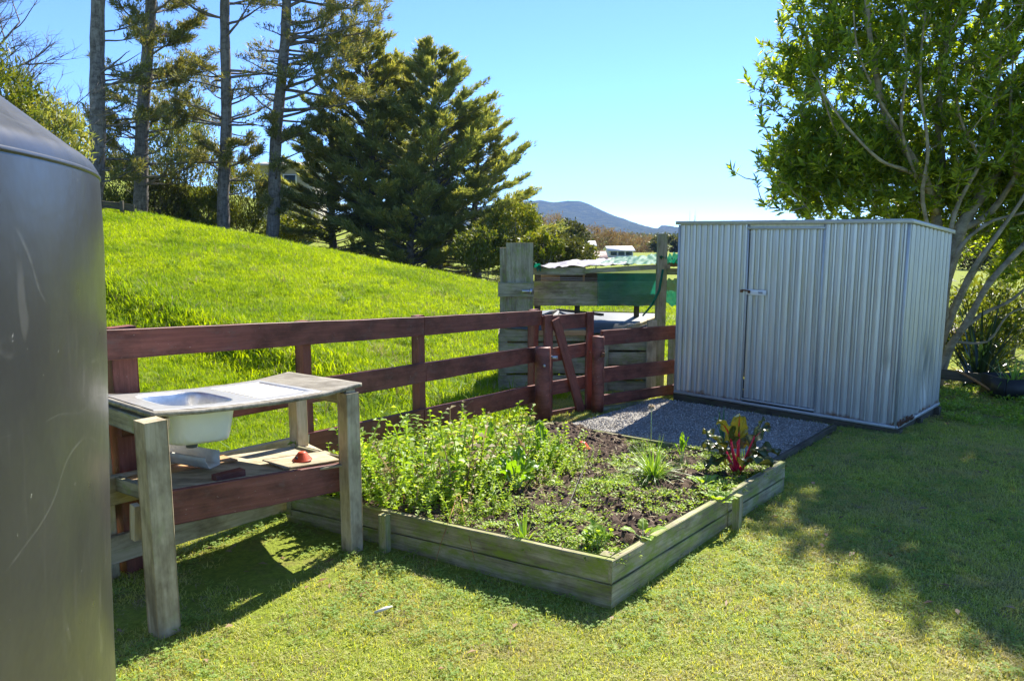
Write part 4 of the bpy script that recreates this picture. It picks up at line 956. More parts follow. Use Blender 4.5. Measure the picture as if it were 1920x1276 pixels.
for i, (px, py, lab) in enumerate(((1320, 915, 'strawberry plant with rounded leaves at the foot of the red chard'), (1345, 945, 'strawberry plant with rounded leaves tucked inside the right board'))):
    chard(px, py, lab, [(a + 13 * i, R.uniform(25, 60), R.uniform(.03, .07), .06, .055, .8, .0025) for a in range(-170, 180, 32)], 'weed', 'chardstem', name='strawberry_plant', cat='strawberry', ruf=.05)
def strap(px, py, label, name, cat, n_, L0, L1, w_, mat, spread=.75, curl=1.5, base=.03, org=None, seed=1):
    b_ = org or bpx(px, py); r = random.Random(seed); mb = MB()
    for i in range(n_):
        a = r.uniform(0, 6.28); e = r.uniform(spread, 1.55); d = Vector((math.cos(a) * math.cos(e), math.sin(a) * math.cos(e), math.sin(e)))
        o_ = b_ + Vector((math.cos(a), math.sin(a), 0)) * base * r.random() - Vector((0, 0, .01))
        mb.leaf(o_, d, (0, 0, 1), r.uniform(L0, L1), w_ * r.uniform(.7, 1.2), curl * r.uniform(.4, 1.2) * (1.65 - e), 7, 2, 0, .3, prof=lambda f: (1 - f) ** .6 * .9 + .1)
    o = mb.build(name, mat, org=b_); tag(o, label, cat); return o
strap(1225, 893, 'dense clump of fine arching grassy chive leaves in the right of the bed', 'chive_clump', 'chives', 210, .12, .30, .007, 'onion', .6, 2.2, .05)
strap(1350, 800, 'stiff blue green leek leaves standing behind the red chard', 'leek_plant', 'leek', 7, .16, .30, .022, 'blueleaf', 1.1, .6, .02, org=onz(1355, 826, .03), seed=5)
strap(985, 1010, 'tuft of pale upright strap leaves by the front board of the bed', 'strap_leaf_clump', 'bulb plant', 26, .10, .20, .013, 'onion', .8, .8, .04, seed=3)
strap(1395, 868, 'fine bright green grass tuft behind the bronze chard leaves', 'grass_tuft', 'grass tuft', 40, .08, .17, .006, 'onion', .6, 1.4, .03, seed=8)
strap(1435, 850, 'small tuft of rough grass growing at the far right end of the bed', 'grass_tuft', 'grass tuft', 50, .08, .16, .006, 'onion', .5, 1.4, .05, org=Vector((1.93, 5.28, -.03)), seed=9)
# celery-like seedling beside the front corner
def celery(px, py, label, n_=13, h=.11, seed=0):
    b_ = bpx(px, py); r = random.Random(seed); t0 = thing('celery_seedling', b_, label, 'celery'); ms = MB(); ml = MB()
    for i in range(n_):
        a = r.uniform(0, 6.28); e = r.uniform(.8, 1.45); d = Vector((math.cos(a) * math.cos(e), math.sin(a) * math.cos(e), math.sin(e)))
        tip, dd = stalk(ms, b_, d, h * r.uniform(.6, 1.2), .0028, (0, 0, .15), 4)
        for k in range(5):
            v_ = dd + Vector((r.uniform(-.9, .9), r.uniform(-.9, .9), r.uniform(-.3, .5))); ml.leaf(tip - dd * .01 * k, v_, (0, 0, 1), .035, .026, .6, 4, 2, .1, .2)
    ms.build('stalk', 'chardstem', t0, )['kind'] = 'stuff'; ml.build('leaf', 'weed', t0)['kind'] = 'stuff'
celery(1118, 1040, 'leafy celery seedling near the front corner of the bed', 18, .13, 2)
# tall shoots in the herb corner
def shoot(px, py, h, label, n_=14, seed=0, mat='weed', lean=(0, 0), ll=.055):
    b_ = bpx(px, py); r = random.Random(seed); t0 = thing('leafy_shoot', b_, label, 'leafy shoot'); ms = MB(); pts = [b_ + Vector((lean[0] * f * f, lean[1] * f * f, h * f)) for f in [i / 8 for i in range(9)]]
    ms.tube(pts, [.0045 - .003 * i / 8 for i in range(9)], 5); ms.build('stem', 'twig', t0); ml = MB()
    for k in range(n_):
        f = .35 + .65 * k / n_; p = pts[0].lerp(pts[-1], f) if not any(lean) else pts[min(8, int(f * 8))]; a = k * 2.4
        ml.leaf(p, (math.cos(a), math.sin(a), .5), (0, 0, 1), ll * r.uniform(.7, 1.2), ll * .5, .8, 4, 2, .03, .25)
    ml.build('leaves', mat, t0)
shoot(783, 868, .36, 'upright leafy shoot rising above the herbs in front of a fence post', 26, 1)
shoot(812, 862, .30, 'pale palmate shoot right of the tallest leafy shoot', 18, 2, ll=.07)
shoot(640, 872, .30, 'leafy shoot poking up behind the right leg of the sink bench', 18, 3)
shoot(700, 880, .26, 'leafy shoot just right of the bench leg among the herbs', 18, 4)
def seedhead(px, py, h, label, lean=(0, 0)):
    b_ = bpx(px, py); t0 = thing('seed_stalk', b_, label, 'seed stalk'); ms = MB(); pts = [b_ + Vector((lean[0] * f, lean[1] * f, h * f)) for f in (0, .3, .6, 1)]
    ms.tube(pts, [.003, .0025, .002, .0016], 5)
    for f, a, L in ((.6, .7, .09), (.75, -2.2, .08), (.85, .3, .07)): p = pts[0].lerp(pts[-1], f); ms.tube([p, p + Vector((math.cos(a) * L * .5, 0, L * .7)), p + Vector((math.cos(a) * L, 0, L))], .0015, 4)
    ms.build('stem', 'twig', t0); mb = MB(); r = random.Random(2)
    for f in (.8, .9, 1.): 
        p = pts[0].lerp(pts[-1], f)
        for k in range(10): mb.leaf(p, (r.uniform(-1, 1), r.uniform(-1, 1), r.uniform(0, 1)), (0, 0, 1), .022, .006, .5, 2, 2)
    mb.build('seed_head', 'drygrass', t0)
seedhead(882, 850, .40, 'thin dry seed stalk standing above the dock plant', (-.05, 0)); seedhead(905, 846, .30, 'short leaning seed stalk beside the taller dry one', (.05, 0))
b_ = onz(1221, 832, .05); t0 = thing('onion_flower', b_, 'single onion flower head on a bare stalk in front of the gravel', 'flower'); ms = MB()
ms.tube([b_, b_ + Vector((-.004, 0, .15)), b_ + Vector((-.006, 0, .30))], .0035, 6); ms.build('stem', 'chardstem', t0); mb = MB(); r = random.Random(4); q = b_ + Vector((-.006, 0, .30))
for k in range(110):
    d = Vector((r.gauss(0, 1), r.gauss(0, 1), r.gauss(.1, .6))).normalized(); mb.leaf(q + d * .008, d, (0, 0, 1), .032 * r.uniform(.6, 1), .010, .3, 2, 2)
mb.build('flower_head', 'yflower', t0)
# dry twigs hanging over the front board and a thin stick on the soil
mb = MB(); mb.tube([bpx(860, 955) + Vector((0, 0, .1)), onz(838, 985, .2), onz(826, 1020, .1), onz(815, 1060, .02)], [.0025, .0025, .002, .0015], 5); mb.tube([bpx(862, 955) + Vector((0, 0, .1)), onz(880, 1010, .17), onz(890, 1050, .06)], [.0025, .002, .0015], 5)
tag(mb.build('dry_runner', 'lbark'), 'forked dry runner hanging over the front board of the bed', 'dry stem')
mb = MB(); mb.tube([bpx(1035, 980) + Vector((0, 0, .02)), bpx(1065, 965) + Vector((0, 0, .05)), bpx(1085, 925) + Vector((0, 0, .09)), bpx(1100, 880) + Vector((0, 0, .05))], [.003, .003, .0025, .002], 5); tag(mb.build('fallen_twig', 'bark'), 'thin dark twig lying across the middle of the bed', 'twig')
mb = MB(); mb.tube([onz(702, 1148, .02), onz(722, 1140, .03), onz(735, 1136, .02)], [.006, .009, .005], 6); tag(mb.build('pale_stick', 'plastic'), 'small bleached white stick lying on the front lawn', 'stick')
# ------------------------------------------------------------------ foliage generators
KS = 1.32
def clumps(Cn, Dn, per, spread, L, W, dirsp, upb=0., fold=.2):
    n_ = len(Cn); C2 = np.repeat(Cn, per, 0) + R.normal(0, 1, (n_ * per, 3)) * spread; D2 = np.repeat(Dn, per, 0) + R.normal(0, dirsp, (n_ * per, 3)); D2[:, 2] += upb
    U2 = R.normal(0, .5, (n_ * per, 3)) + np.array((0, 0, 1.)); m_ = n_ * per
    return leafq(C2, D2, U2, L * R.uniform(.6, 1.2, m_), W * R.uniform(.6, 1.2, m_), fold)
def limbpts(p, d, L, curve, n_=7, wob=.08):
    pts = [Vector(p)]; d = Vector(d).normalized()
    for i in range(n_):
        d = (d + Vector((random.gauss(0, wob), random.gauss(0, wob), curve / n_ + random.gauss(0, wob * .5)))).normalized(); pts.append(pts[-1] + d * (L / n_))
    return pts
def lab(o, l): o['label'] = l; return o

def pine(name, px0, py0, px1, Y, H, r0, label, specs, seed, fol_lo=4.):
    """tall bare trunk with whorled limbs; specs = [(z0, z1, count, len0, len1, az centre, az spread, foliage amount)]"""
    random.seed(seed); Y = Y * KS; H = H * KS; r0 = r0 * KS * .86; b0 = at(px0, py0, Y); b0.z = gzf(b0.x, Y) - .15; tp = at(px1, 0, Y); sl_ = (tp.x - b0.x) / (tp.z - b0.z)
    t0 = thing(name, (b0.x, Y, b0.z), label, 'tree', 'pines along the ridge')
    ax = lambda z: Vector((b0.x + sl_ * (z - b0.z) + .06 * math.sin(z * .9 + seed), Y + .04 * math.sin(z * 1.3 + seed), z))
    mt = MB(); zs = np.linspace(b0.z, b0.z + H, 40); mt.tube([ax(z) for z in zs], [r0 * (1.12 if i == 0 else 1) * (1 - .62 * (i / 39) ** 1.1) * (1 + .05 * math.sin(i * 1.9)) for i in range(40)], 14)
    CL, DL = [], []
    for (z0, z1, cnt, l0, l1, azc, azs, fa) in specs:
        for i in range(cnt):
            z = 1.72 + KS * (random.uniform(z0, z1) - 1.72); az = math.radians(azc + random.uniform(-azs, azs)); L = KS * random.uniform(l0, l1); p = ax(z)
            d = Vector((math.sin(az), math.cos(az), random.uniform(-.05, .35))); pts = limbpts(p, d, L, random.uniform(-.1, .45), 8, .13)
            rl = .018 + .014 * L; mt.tube(pts, [rl * (1 - .8 * k / 8) for k in range(9)], 5)
            if fa <= 0: continue
            for j in range(int(2 + L * 4.2 * min(1, fa + .3))):
                s = random.uniform(.25, 1.) ** .8; q = pts[min(7, int(s * 8))].lerp(pts[min(8, int(s * 8) + 1)], random.random()); dd = (pts[min(8, int(s * 8) + 1)] - pts[max(0, int(s * 8) - 1)]).normalized()
                sd_ = dd.cross(Vector((0, 0, 1))) * random.choice((-1, 1)); tw = limbpts(q, dd * .7 + sd_ * random.uniform(.2, 1) + Vector((0, 0, random.uniform(-.1, .5))), L * random.uniform(.12, .30), .3, 3, .15)
                mt.tube(tw, [.012, .009, .007, .004], 3)
                for g in range(max(1, int(5 * fa))):
                    f = random.uniform(.3, 1) * 3; a = min(2, int(f)); CL.append(tuple(tw[a].lerp(tw[a + 1], f - a))); DL.append(tuple((tw[a + 1] - tw[a]).normalized()))
    mt.build('trunk', 'bark', t0); CL, DL = np.array(CL), np.array(DL); mb = MB(); mb.quads(clumps(CL, DL, 11, .065, .26, .042, .55, .15)); o = mb.build('crown', 'pine', t0, smooth=False); print(name, len(CL)); return t0
A_ = (0, 180)
pine('pine_tree', 168, 330, 186, 22, 15, .27, 'pine with a thick bare trunk, first of the row beside the water tank', [(3.4, 6.4, 10, .7, 1.8, 90, 60, .0), (3.3, 5.2, 6, .6, 1.3, -90, 50, 0.), (4.2, 7.4, 9, 1.0, 2.0, 80, 50, .4), (2.9, 3.8, 5, 1.0, 2.0, -20, 160, .9), (8.2, 14, 40, 1.5, 3.0, *A_, .8)], 3)
pine('pine_tree', 252, 400, 281, 25, 15, .27, 'shaggy pine with low needle clumps, second of the row from the tank', [(3.2, 5.8, 13, 1.0, 2.2, *A_, 1.0), (5.0, 8.6, 20, 1.0, 2.4, 70, 110, 1.), (4.6, 7, 7, .8, 1.8, -80, 50, .5), (2.6, 4.5, 6, 1.5, 3.2, 90, 40, .5), (9, 14.5, 40, 1.2, 2.4, *A_, .9)], 5)
pine('pine_tree', 417, 432, 424, 25, 15, .235, 'straight pine standing alone mid row against the sky', [(3.4, 4.4, 10, .8, 2.0, *A_, 1.0), (4.6, 8.8, 16, 1.0, 2.6, 85, 60, .25), (5, 8.8, 14, 1.0, 2.4, -85, 60, .4), (8.2, 14.5, 46, 1.2, 2.8, *A_, .8), (2.6, 3.6, 3, .8, 1.6, 90, 80, .5)], 8)
pine('pine_tree', 500, 445, 537, 25, 15, .245, 'pine with long layered branches sweeping right, last of the trunk row', [(5.0, 9.4, 34, 1.6, 3.4, 90, 55, .6), (5.4, 9.4, 14, .8, 1.6, -90, 60, .35), (3.3, 5.0, 11, .8, 2.2, 90, 120, .8), (9, 14.5, 40, 1.2, 3.0, *A_, .8), (2.2, 2.8, 5, .3, .8, *A_, .8)], 12)

def cypress(px, Y, ztop, rad, label, seed, nl=110, skew=(0, 0), zlow=.25):
    random.seed(seed); Y *= KS; ztop = 1.72 + KS * (ztop - 1.72); rad *= KS; x = (px - 960) / F * Y; z0 = gzf(x, Y) - .1; t0 = thing('cypress_tree', (x, Y, z0), label, 'tree', 'dark cypresses on the ridge'); mt = MB()
    H = ztop - z0; mt.tube([Vector((x + .12 * math.sin(k * .7 + seed), Y + .1 * math.sin(k), z0 + H * k / 12)) for k in range(13)], [.24 * (1 - k / 12.6) + .01 for k in range(13)], 9)
    CL, DL = [], []
    for i in range(nl):
        f = (i + random.random()) / nl; h = zlow + (H * .985 - zlow) * f ** .9; az = i * 2.39996 + random.gauss(0, .3)
        Lr = rad * ((1 - (h / H)) ** .66 * .95 + .06) * random.uniform(.5, 1.15) * (1 + skew[0] * math.sin(az)); d = Vector((math.sin(az), math.cos(az), .12 + .55 * f + random.gauss(0, .07)))
        if h < H * .18: d.z -= .35
        pts = limbpts(Vector((x, Y, z0 + h)), d, max(.3, Lr), .12, 8, .07); rl = .015 + .02 * Lr / rad; mt.tube(pts, [rl * 1.6 * (1 - .88 * k / 8) for k in range(9)], 4)
        nt_ = int(7 + 5 * Lr)
        for j in range(nt_):
            s = random.uniform(.22, 1.0) ** .75; a = min(7, int(s * 8)); q = pts[a].lerp(pts[a + 1], s * 8 - a if s < 1 else 1); dd = (pts[a + 1] - pts[a]).normalized(); sd_ = dd.cross(Vector((0, 0, 1))).normalized() * random.choice((-1, 1))
            tw = limbpts(q, dd * random.uniform(.7, 1.1) + sd_ * random.uniform(.1, .9) + Vector((0, 0, random.uniform(-.05, .12))), Lr * .10 + random.uniform(.10, .34), .25, 3, .06)
            for g in range(6): ff = random.uniform(.1, 1) * 3; b2 = min(2, int(ff)); CL.append(tuple(tw[b2].lerp(tw[b2 + 1], ff - b2))); DL.append(tuple((tw[b2 + 1] - tw[b2]).normalized()))
    mt.build('trunk', 'bark', t0); CL, DL = np.array(CL), np.array(DL); mb = MB(); mb.quads(clumps(CL, DL, 5, np.array((.06, .06, .03)), .25, .046, .30, .12)); mb.build('crown', 'macro', t0, smooth=False); print('cyp', len(CL))
cypress(700, 27.5, 8.35, 3.9, 'dark cypress left of centre whose top reaches highest beside the pines', 3, 150)
cypress(752, 28.8, 7.7, 3.2, 'dark cypress squeezed between the two tallest cypress tops', 9, 130)
cypress(822, 26.5, 7.65, 3.9, 'broad dark cypress with upswept layered branches on the right of the group', 5, 160, (.10, 0))
cypress(893, 27.5, 5.9, 3.0, 'lower cypress at the right edge of the dark group', 14, 130, (.1, 0))
cypress(630, 28.5, 5.6, 3.0, 'short dark cypress filling the gap beside the last pine', 21, 110, zlow=.1)
cypress(775, 25.6, 3.6, 3.2, 'low spreading cypress in front at the foot of the dark group', 33, 90, zlow=.1)

def bush(name, px, py, Y, rx, ry, rz, mat, label, cat='shrub', n_=240, per=26, L=.14, W=.06, seed=0, group=None, zc=None, stems=4, bark='bark', dirsp=.8, spread=.10, shell=.55):
    """uneven crown of leaf clumps on branching stems"""
    global R
    if 22.5 < Y < 31 and px < 1000: Y *= KS; rx *= KS; ry *= KS; rz *= KS; L *= KS; W *= KS
    R = np.random.default_rng(seed + 100); random.seed(seed); c = at(px, py, Y); g = gzf(c.x, Y); t0 = thing(name, (c.x, Y, g), label, cat, group)
    if zc is not None: c.z = zc
    v = R.normal(0, 1, (n_, 3)); v /= np.linalg.norm(v, axis=1, keepdims=True); rr = shell + (1 - shell) * R.random(n_) ** .5
    bumpy = np.array([1 + .35 * mnoise.noise(Vector(q) * 2.2 + Vector((seed, 0, 0))) for q in v]); P_ = v * (rr * bumpy)[:, None] * np.array((rx, ry, rz)) + np.array(c)
    P_ = P_[P_[:, 2] > g + .05]; Dn = (P_ - np.array((c.x, Y, g))); Dn /= np.linalg.norm(Dn, axis=1, keepdims=True)
    mt = MB(); 
    for s in range(stems):
        tgt = Vector(P_[s * 7 % len(P_)]); b_ = Vector((c.x + random.uniform(-.1, .1) * rx, Y, g - .05)); mid = b_.lerp(tgt, .5) + Vector((0, 0, .1 * rz)); rr_ = .035 * max(rx, rz) ** .7
        mt.tube([b_, b_.lerp(mid, .5) + Vector((0, 0, .05)), mid, tgt], [rr_, rr_ * .8, rr_ * .5, rr_ * .15], 6)
        for k in range(6): t2 = Vector(P_[R.integers(len(P_))]); mt.tube([mid, mid.lerp(t2, .5) + Vector((0, 0, .05)), t2], [rr_ * .35, rr_ * .25, rr_ * .08], 4)
    mt.build('trunk', bark, t0); mb = MB(); mb.quads(clumps(P_, Dn, per, spread * (rx + rz) / 2, L, W, dirsp, .1)); mb.build('crown', mat, t0, smooth=False); return t0
# shrubs behind the pines
bush('feathery_shrub', 215, 345, 27, 1.1, 1, 1.1, 'dshrub', 'feathery green shrub between the tank and the second pine', n_=170, L=.2, W=.04, seed=1)
bush('feathery_shrub', 345, 330, 28, 1.75, 1.4, 2.3, 'dshrub', 'tall feathery shrub behind the gap right of the second pine', n_=330, L=.22, W=.045, seed=2)
bush('feathery_shrub', 300, 385, 26.5, 1.1, .8, .9, 'bshrub', 'low dark bush at the foot of the second pine', n_=150, L=.2, W=.05, seed=3)
bush('feathery_shrub', 452, 375, 27, .95, .8, 1.25, 'yshrub', 'yellow green feathery shrub between the two right hand pines', n_=200, L=.2, W=.04, seed=4)
bush('feathery_shrub', 385, 400, 26.6, 1.0, .8, .75, 'dshrub', 'low shrub just left of the straight pine trunk', n_=150, L=.2, W=.045, seed=5)
bush('feathery_shrub', 320, 215, 30, 1.5, 1.2, 2.0, 'yshrub', 'upper sprays of a light green tree showing behind the pines', cat='tree', n_=230, per=16, L=.22, W=.045, seed=6)
bush('hedge_bush', 550, 428, 30, 1.3, .8, .45, 'yshrub', 'sunny bright bush below the beige house', n_=140, L=.14, W=.07, seed=7)
bush('cypress_bush', 75, 262, 15, .9, .8, .72, 'macro', 'green gold conifer bush peeping over the tank dome', n_=220, per=22, L=.16, W=.04, seed=8)
bush('cypress_bush', -20, 200, 14, .8, .8, 1.0, 'dshrub', 'dark conifer bush behind the top of the tank', n_=160, L=.16, W=.04, seed=9)
# leafless tree top left
random.seed(4); t0 = thing('bare_tree', (-11.4, 15, gzf(-11.4, 15)), 'leafless tree with fine bare twigs in the top left corner', 'tree'); mt = MB()
def branch(p, d, L, r, lev):
    pts = limbpts(p, d, L, .15, 5, .12); mt.tube(pts, [r * (1 - .5 * k / 5) for k in range(6)], 5 if lev < 3 else 3)
    if lev >= 5: return
    for k in range(4 if lev else 7):
        i = random.randint(2, 5); dd = (pts[i] - pts[i - 1]).normalized(); branch(pts[i], dd + Vector((random.gauss(0, .7), random.gauss(0, .7), random.gauss(.1, .3))), L * random.uniform(.5, .72), r * .5, lev + 1)
branch(Vector((-11.4, 15, gzf(-11.4, 15))), (0.0, 0, 1), 2.9, .12, 0); mt.build('trunk', 'bark', t0)

# right of the cypresses and around the coop
bush('round_shrub', 962, 440, 24, .85, .7, 1.0, 'yshrub', 'yellow green shrub at the right foot of the cypress group', n_=230, L=.13, W=.05, seed=11)
bush('round_shrub', 905, 470, 23, .9, .7, .6, 'dshrub', 'low green shrub under the cypress branches', n_=160, L=.13, W=.05, seed=12)
bush('round_shrub', 968, 425, 40, 1.3, 1, 1.1, 'yshrub', 'tall orange tinged shrub beyond the ridge left of the mountain', n_=200, L=.2, W=.08, seed=13)
bush('dark_hedge', 1035, 478, 30, 1.5, 1, .75, 'bshrub', 'dark hedge bush just behind the coop roof', n_=260, L=.16, W=.07, seed=14)
bush('round_shrub', 1018, 462, 29, .9, .6, .5, 'yshrub', 'bright leafy shrub growing over the dark hedge', n_=120, L=.15, W=.07, seed=15)
bush('round_shrub', 1080, 480, 32, .85, .6, .5, 'yshrub', 'bright leafy bush in front of the white house paddock', n_=120, L=.15, W=.07, seed=16)
bush('olive_tree', 1064, 452, 70, 1.9, 1.5, 1.6, 'bshrub', 'round dark olive tree left of the white house', cat='tree', n_=200, L=.32, W=.2, seed=17)
bush('bare_orchard_tree', 1040, 436, 130, 4.5, 3, 2.8, 'bare', 'pale leafless tree below the mountain beside the shrubs', cat='tree', n_=200, per=16, L=.6, W=.12, seed=18, bark='twig')
for i, (px, py, Y, rx, rz, lb) in enumerate(((1120, 455, 150, 4.0, 3.0, 'russet leafless tree right of the white house'), (1152, 458, 170, 4.4, 2.6, 'broad russet leafless tree above the long farm shed'), (1185, 460, 190, 5.5, 2.4, 'reddish leafless tree behind the right end of the long farm shed'), (1206, 463, 180, 4, 2.0, 'last of the reddish leafless trees near the coop post'))):
    bush('bare_orchard_tree', px, py, Y, rx, 3, rz, 'bare', lb, cat='tree', n_=200, per=14, L=.7, W=.16, seed=30 + i, group='leafless trees in the valley', bark='twig')
bush('olive_tree', 1262, 461, 140, 4, 3, 1.6, 'bshrub', 'dark tree low in the valley beside the shed corner', cat='tree', n_=160, L=.6, W=.35, seed=36)
# far farmland strip trees as one distant band
R = np.random.default_rng(55); n = 2600; Y = R.uniform(420, 900, n); X = R.uniform(-.15, .7, n) * Y; P_ = np.stack([X, Y, gz(X, Y) + R.random(n) * 3.5], 1)
mb = MB(); mb.quads(clumps(P_, np.tile((0, 0, 1.), (n, 1)), 7, np.array((2.5, 2.5, .9)), 2.2, 1.5, .9)); tag(mb.build('distant_woodland', 'bshrub', smooth=False), 'dark woodland and hedgerows across the valley floor', 'woodland', kind='stuff')

# ------------------------------------------------------------------ buildings in the distance
def house(name, px, py, Y, w_, d, h, wallm, roofm, label, wins, rot=0., rh=.9, ov=.25):
    c = at(px, py, Y); g = c.z; t0 = thing(name, (c.x, Y, g), label, 'house'); Rm = Matrix.Rotation(rot, 3, 'Z'); T = lambda x, y, z: tuple(Vector((c.x, Y, g)) + Rm @ Vector((x, y, z)))
    mb = MB(); mb.add([T(-w_ / 2, 0, -1.5), T(w_ / 2, 0, -1.5), T(w_ / 2, d, -1.5), T(-w_ / 2, d, -1.5), T(-w_ / 2, 0, h), T(w_ / 2, 0, h), T(w_ / 2, d, h), T(-w_ / 2, d, h), T(-w_ / 2, d / 2, h + rh - .05), T(w_ / 2, d / 2, h + rh - .05)],
        [(0, 1, 5, 4), (1, 2, 6, 5), (2, 3, 7, 6), (3, 0, 4, 7), (4, 8, 8, 7), (5, 6, 9, 9)][:4]); mb.add([T(-w_ / 2, 0, h), T(-w_ / 2, d / 2, h + rh - .05), T(-w_ / 2, d, h), T(-w_ / 2, d / 2, h), T(w_ / 2, 0, h), T(w_ / 2, d / 2, h + rh - .05), T(w_ / 2, d, h), T(w_ / 2, d / 2, h)], [(0, 3, 2, 1), (4, 5, 6, 7)])
    mb.build('wall', wallm, t0, smooth=False); mb = MB()
    for s in (0, 1):
        y0, y1 = ((-ov, d / 2), (d / 2, d + ov))[s]; z0, z1 = ((h - .1, h + rh), (h + rh, h - .1))[s]
        V = [T(-w_ / 2 - ov, y0, z0), T(w_ / 2 + ov, y0, z0), T(w_ / 2 + ov, y1, z1), T(-w_ / 2 - ov, y1, z1)]; V += [tuple(Vector(q) + Vector((0, 0, .08))) for q in V]
        mb.add(V, [(3, 2, 1, 0), (4, 5, 6, 7), (0, 1, 5, 4), (1, 2, 6, 5), (2, 3, 7, 6), (3, 0, 4, 7)])
    mb.build('roof', roofm, t0, smooth=False)
    for (x, z, ww, hh, nm) in wins:
        mb = MB(); mb.box(T(x, -.03, z), (ww, .05, hh), Rm); f_ = mb.build(nm, 'hwhite' if nm == 'window' else 'glass', t0, smooth=False)
        if nm == 'window': m2 = MB(); m2.box(T(x, -.06, z), (ww * .82, .03, hh * .82), Rm); m2.build('pane', 'glass', f_, smooth=False)
    return t0
house('white_house', 1099, 473, 112, 2.6, 5, 1.0, 'hwhite', 'hroof', 'small white house with a pale roof on the far green paddock', [(-.55 + .45 * i, .45, .28, .5, 'opening') for i in range(4)], rh=.55)
house('farm_shed', 1165, 479, 100, 3.1, 5, .65, 'hroof', 'hroof', 'long low open farm shed with a pinkish white roof', [(-1.0, .28, .8, .45, 'opening'), (0, .28, .8, .45, 'opening'), (1.0, .28, .8, .45, 'opening')], rh=.45)
house('brown_roof_house', 1112, 489, 62, 1.9, 3, .25, 'broof', 'broof', 'house with a brown roof showing just above the coop', [], rh=.42)
hh_ = house('beige_house', 528, 372, 46, 3.0, 5, 1.95, 'beige', 'beige', 'beige two storey house half hidden behind the last pine', [(-.42, -.25, .28, .5, 'window'), (-.95, 1.0, .35, .9, 'window'), (.55, 1.1, .8, .6, 'window')], rh=.3)
c = at(528, 372, 46); mb = MB(); mb.tube([(c.x + .1, 45.6, c.z + .95), (c.x + 1.9, 45.6, c.z - .5)], .035, 4); mb.tube([(c.x + .1, 45.6, c.z + .75), (c.x + 1.9, 45.6, c.z - .7)], .035, 4)
for k in range(6): mb.tube([(c.x + .1 + .36 * k, 45.6, c.z + .75 - .29 * k), (c.x + .1 + .36 * k, 45.6, c.z + .95 - .29 * k)], .02, 4)
mb.build('stair_rail', 'hwhite', hh_, smooth=False)
c = at(1095, 472, 108); c.z -= .4; t0 = thing('round_tank', tuple(c), 'small green water tank beside the white house', 'water tank'); mb = MB(); mb.lathe([(.6, 0), (.6, .75), (.0, .95)], 14, c=tuple(c)); MT['gtank'] = plain('green_tank', (.05, .14, .1), .6); mb.build('tank_body', 'gtank', t0)
for i, (a, b_, lb) in enumerate((((970, 430), (1100, 466), 'upper overhead wire crossing in front of the mountain'), ((970, 440), (1290, 505), 'lower overhead wire passing behind the coop roof'))):
    mb = MB(); p, q = at(a[0], a[1], 58), at(b_[0], b_[1], 62); mb.tube([p.lerp(q, k / 10) - Vector((0, 0, .5 * (k / 10) * (1 - k / 10))) for k in range(11)], .018, 4); tag(mb.build('overhead_wire', 'galv'), lb, 'wire')
# little fence on the far left ridge
t0 = thing('ridge_fence', tuple(at(225, 388, 21.6)), 'dark rickety rail fence on the ridge beside the second pine', 'fence')
for (ya, yb) in ((378, 387), (385, 394)): board('rail', at(185, ya, 21.5), at(252, yb, 21.8), .09, .05, 'dark', t0, rough=.02)
for px in (192, 228): p = at(px, 376, 21.6); board('post', Vector((p.x, 21.6, gzf(p.x, 21.6))), p, .09, .09, 'dark', t0)

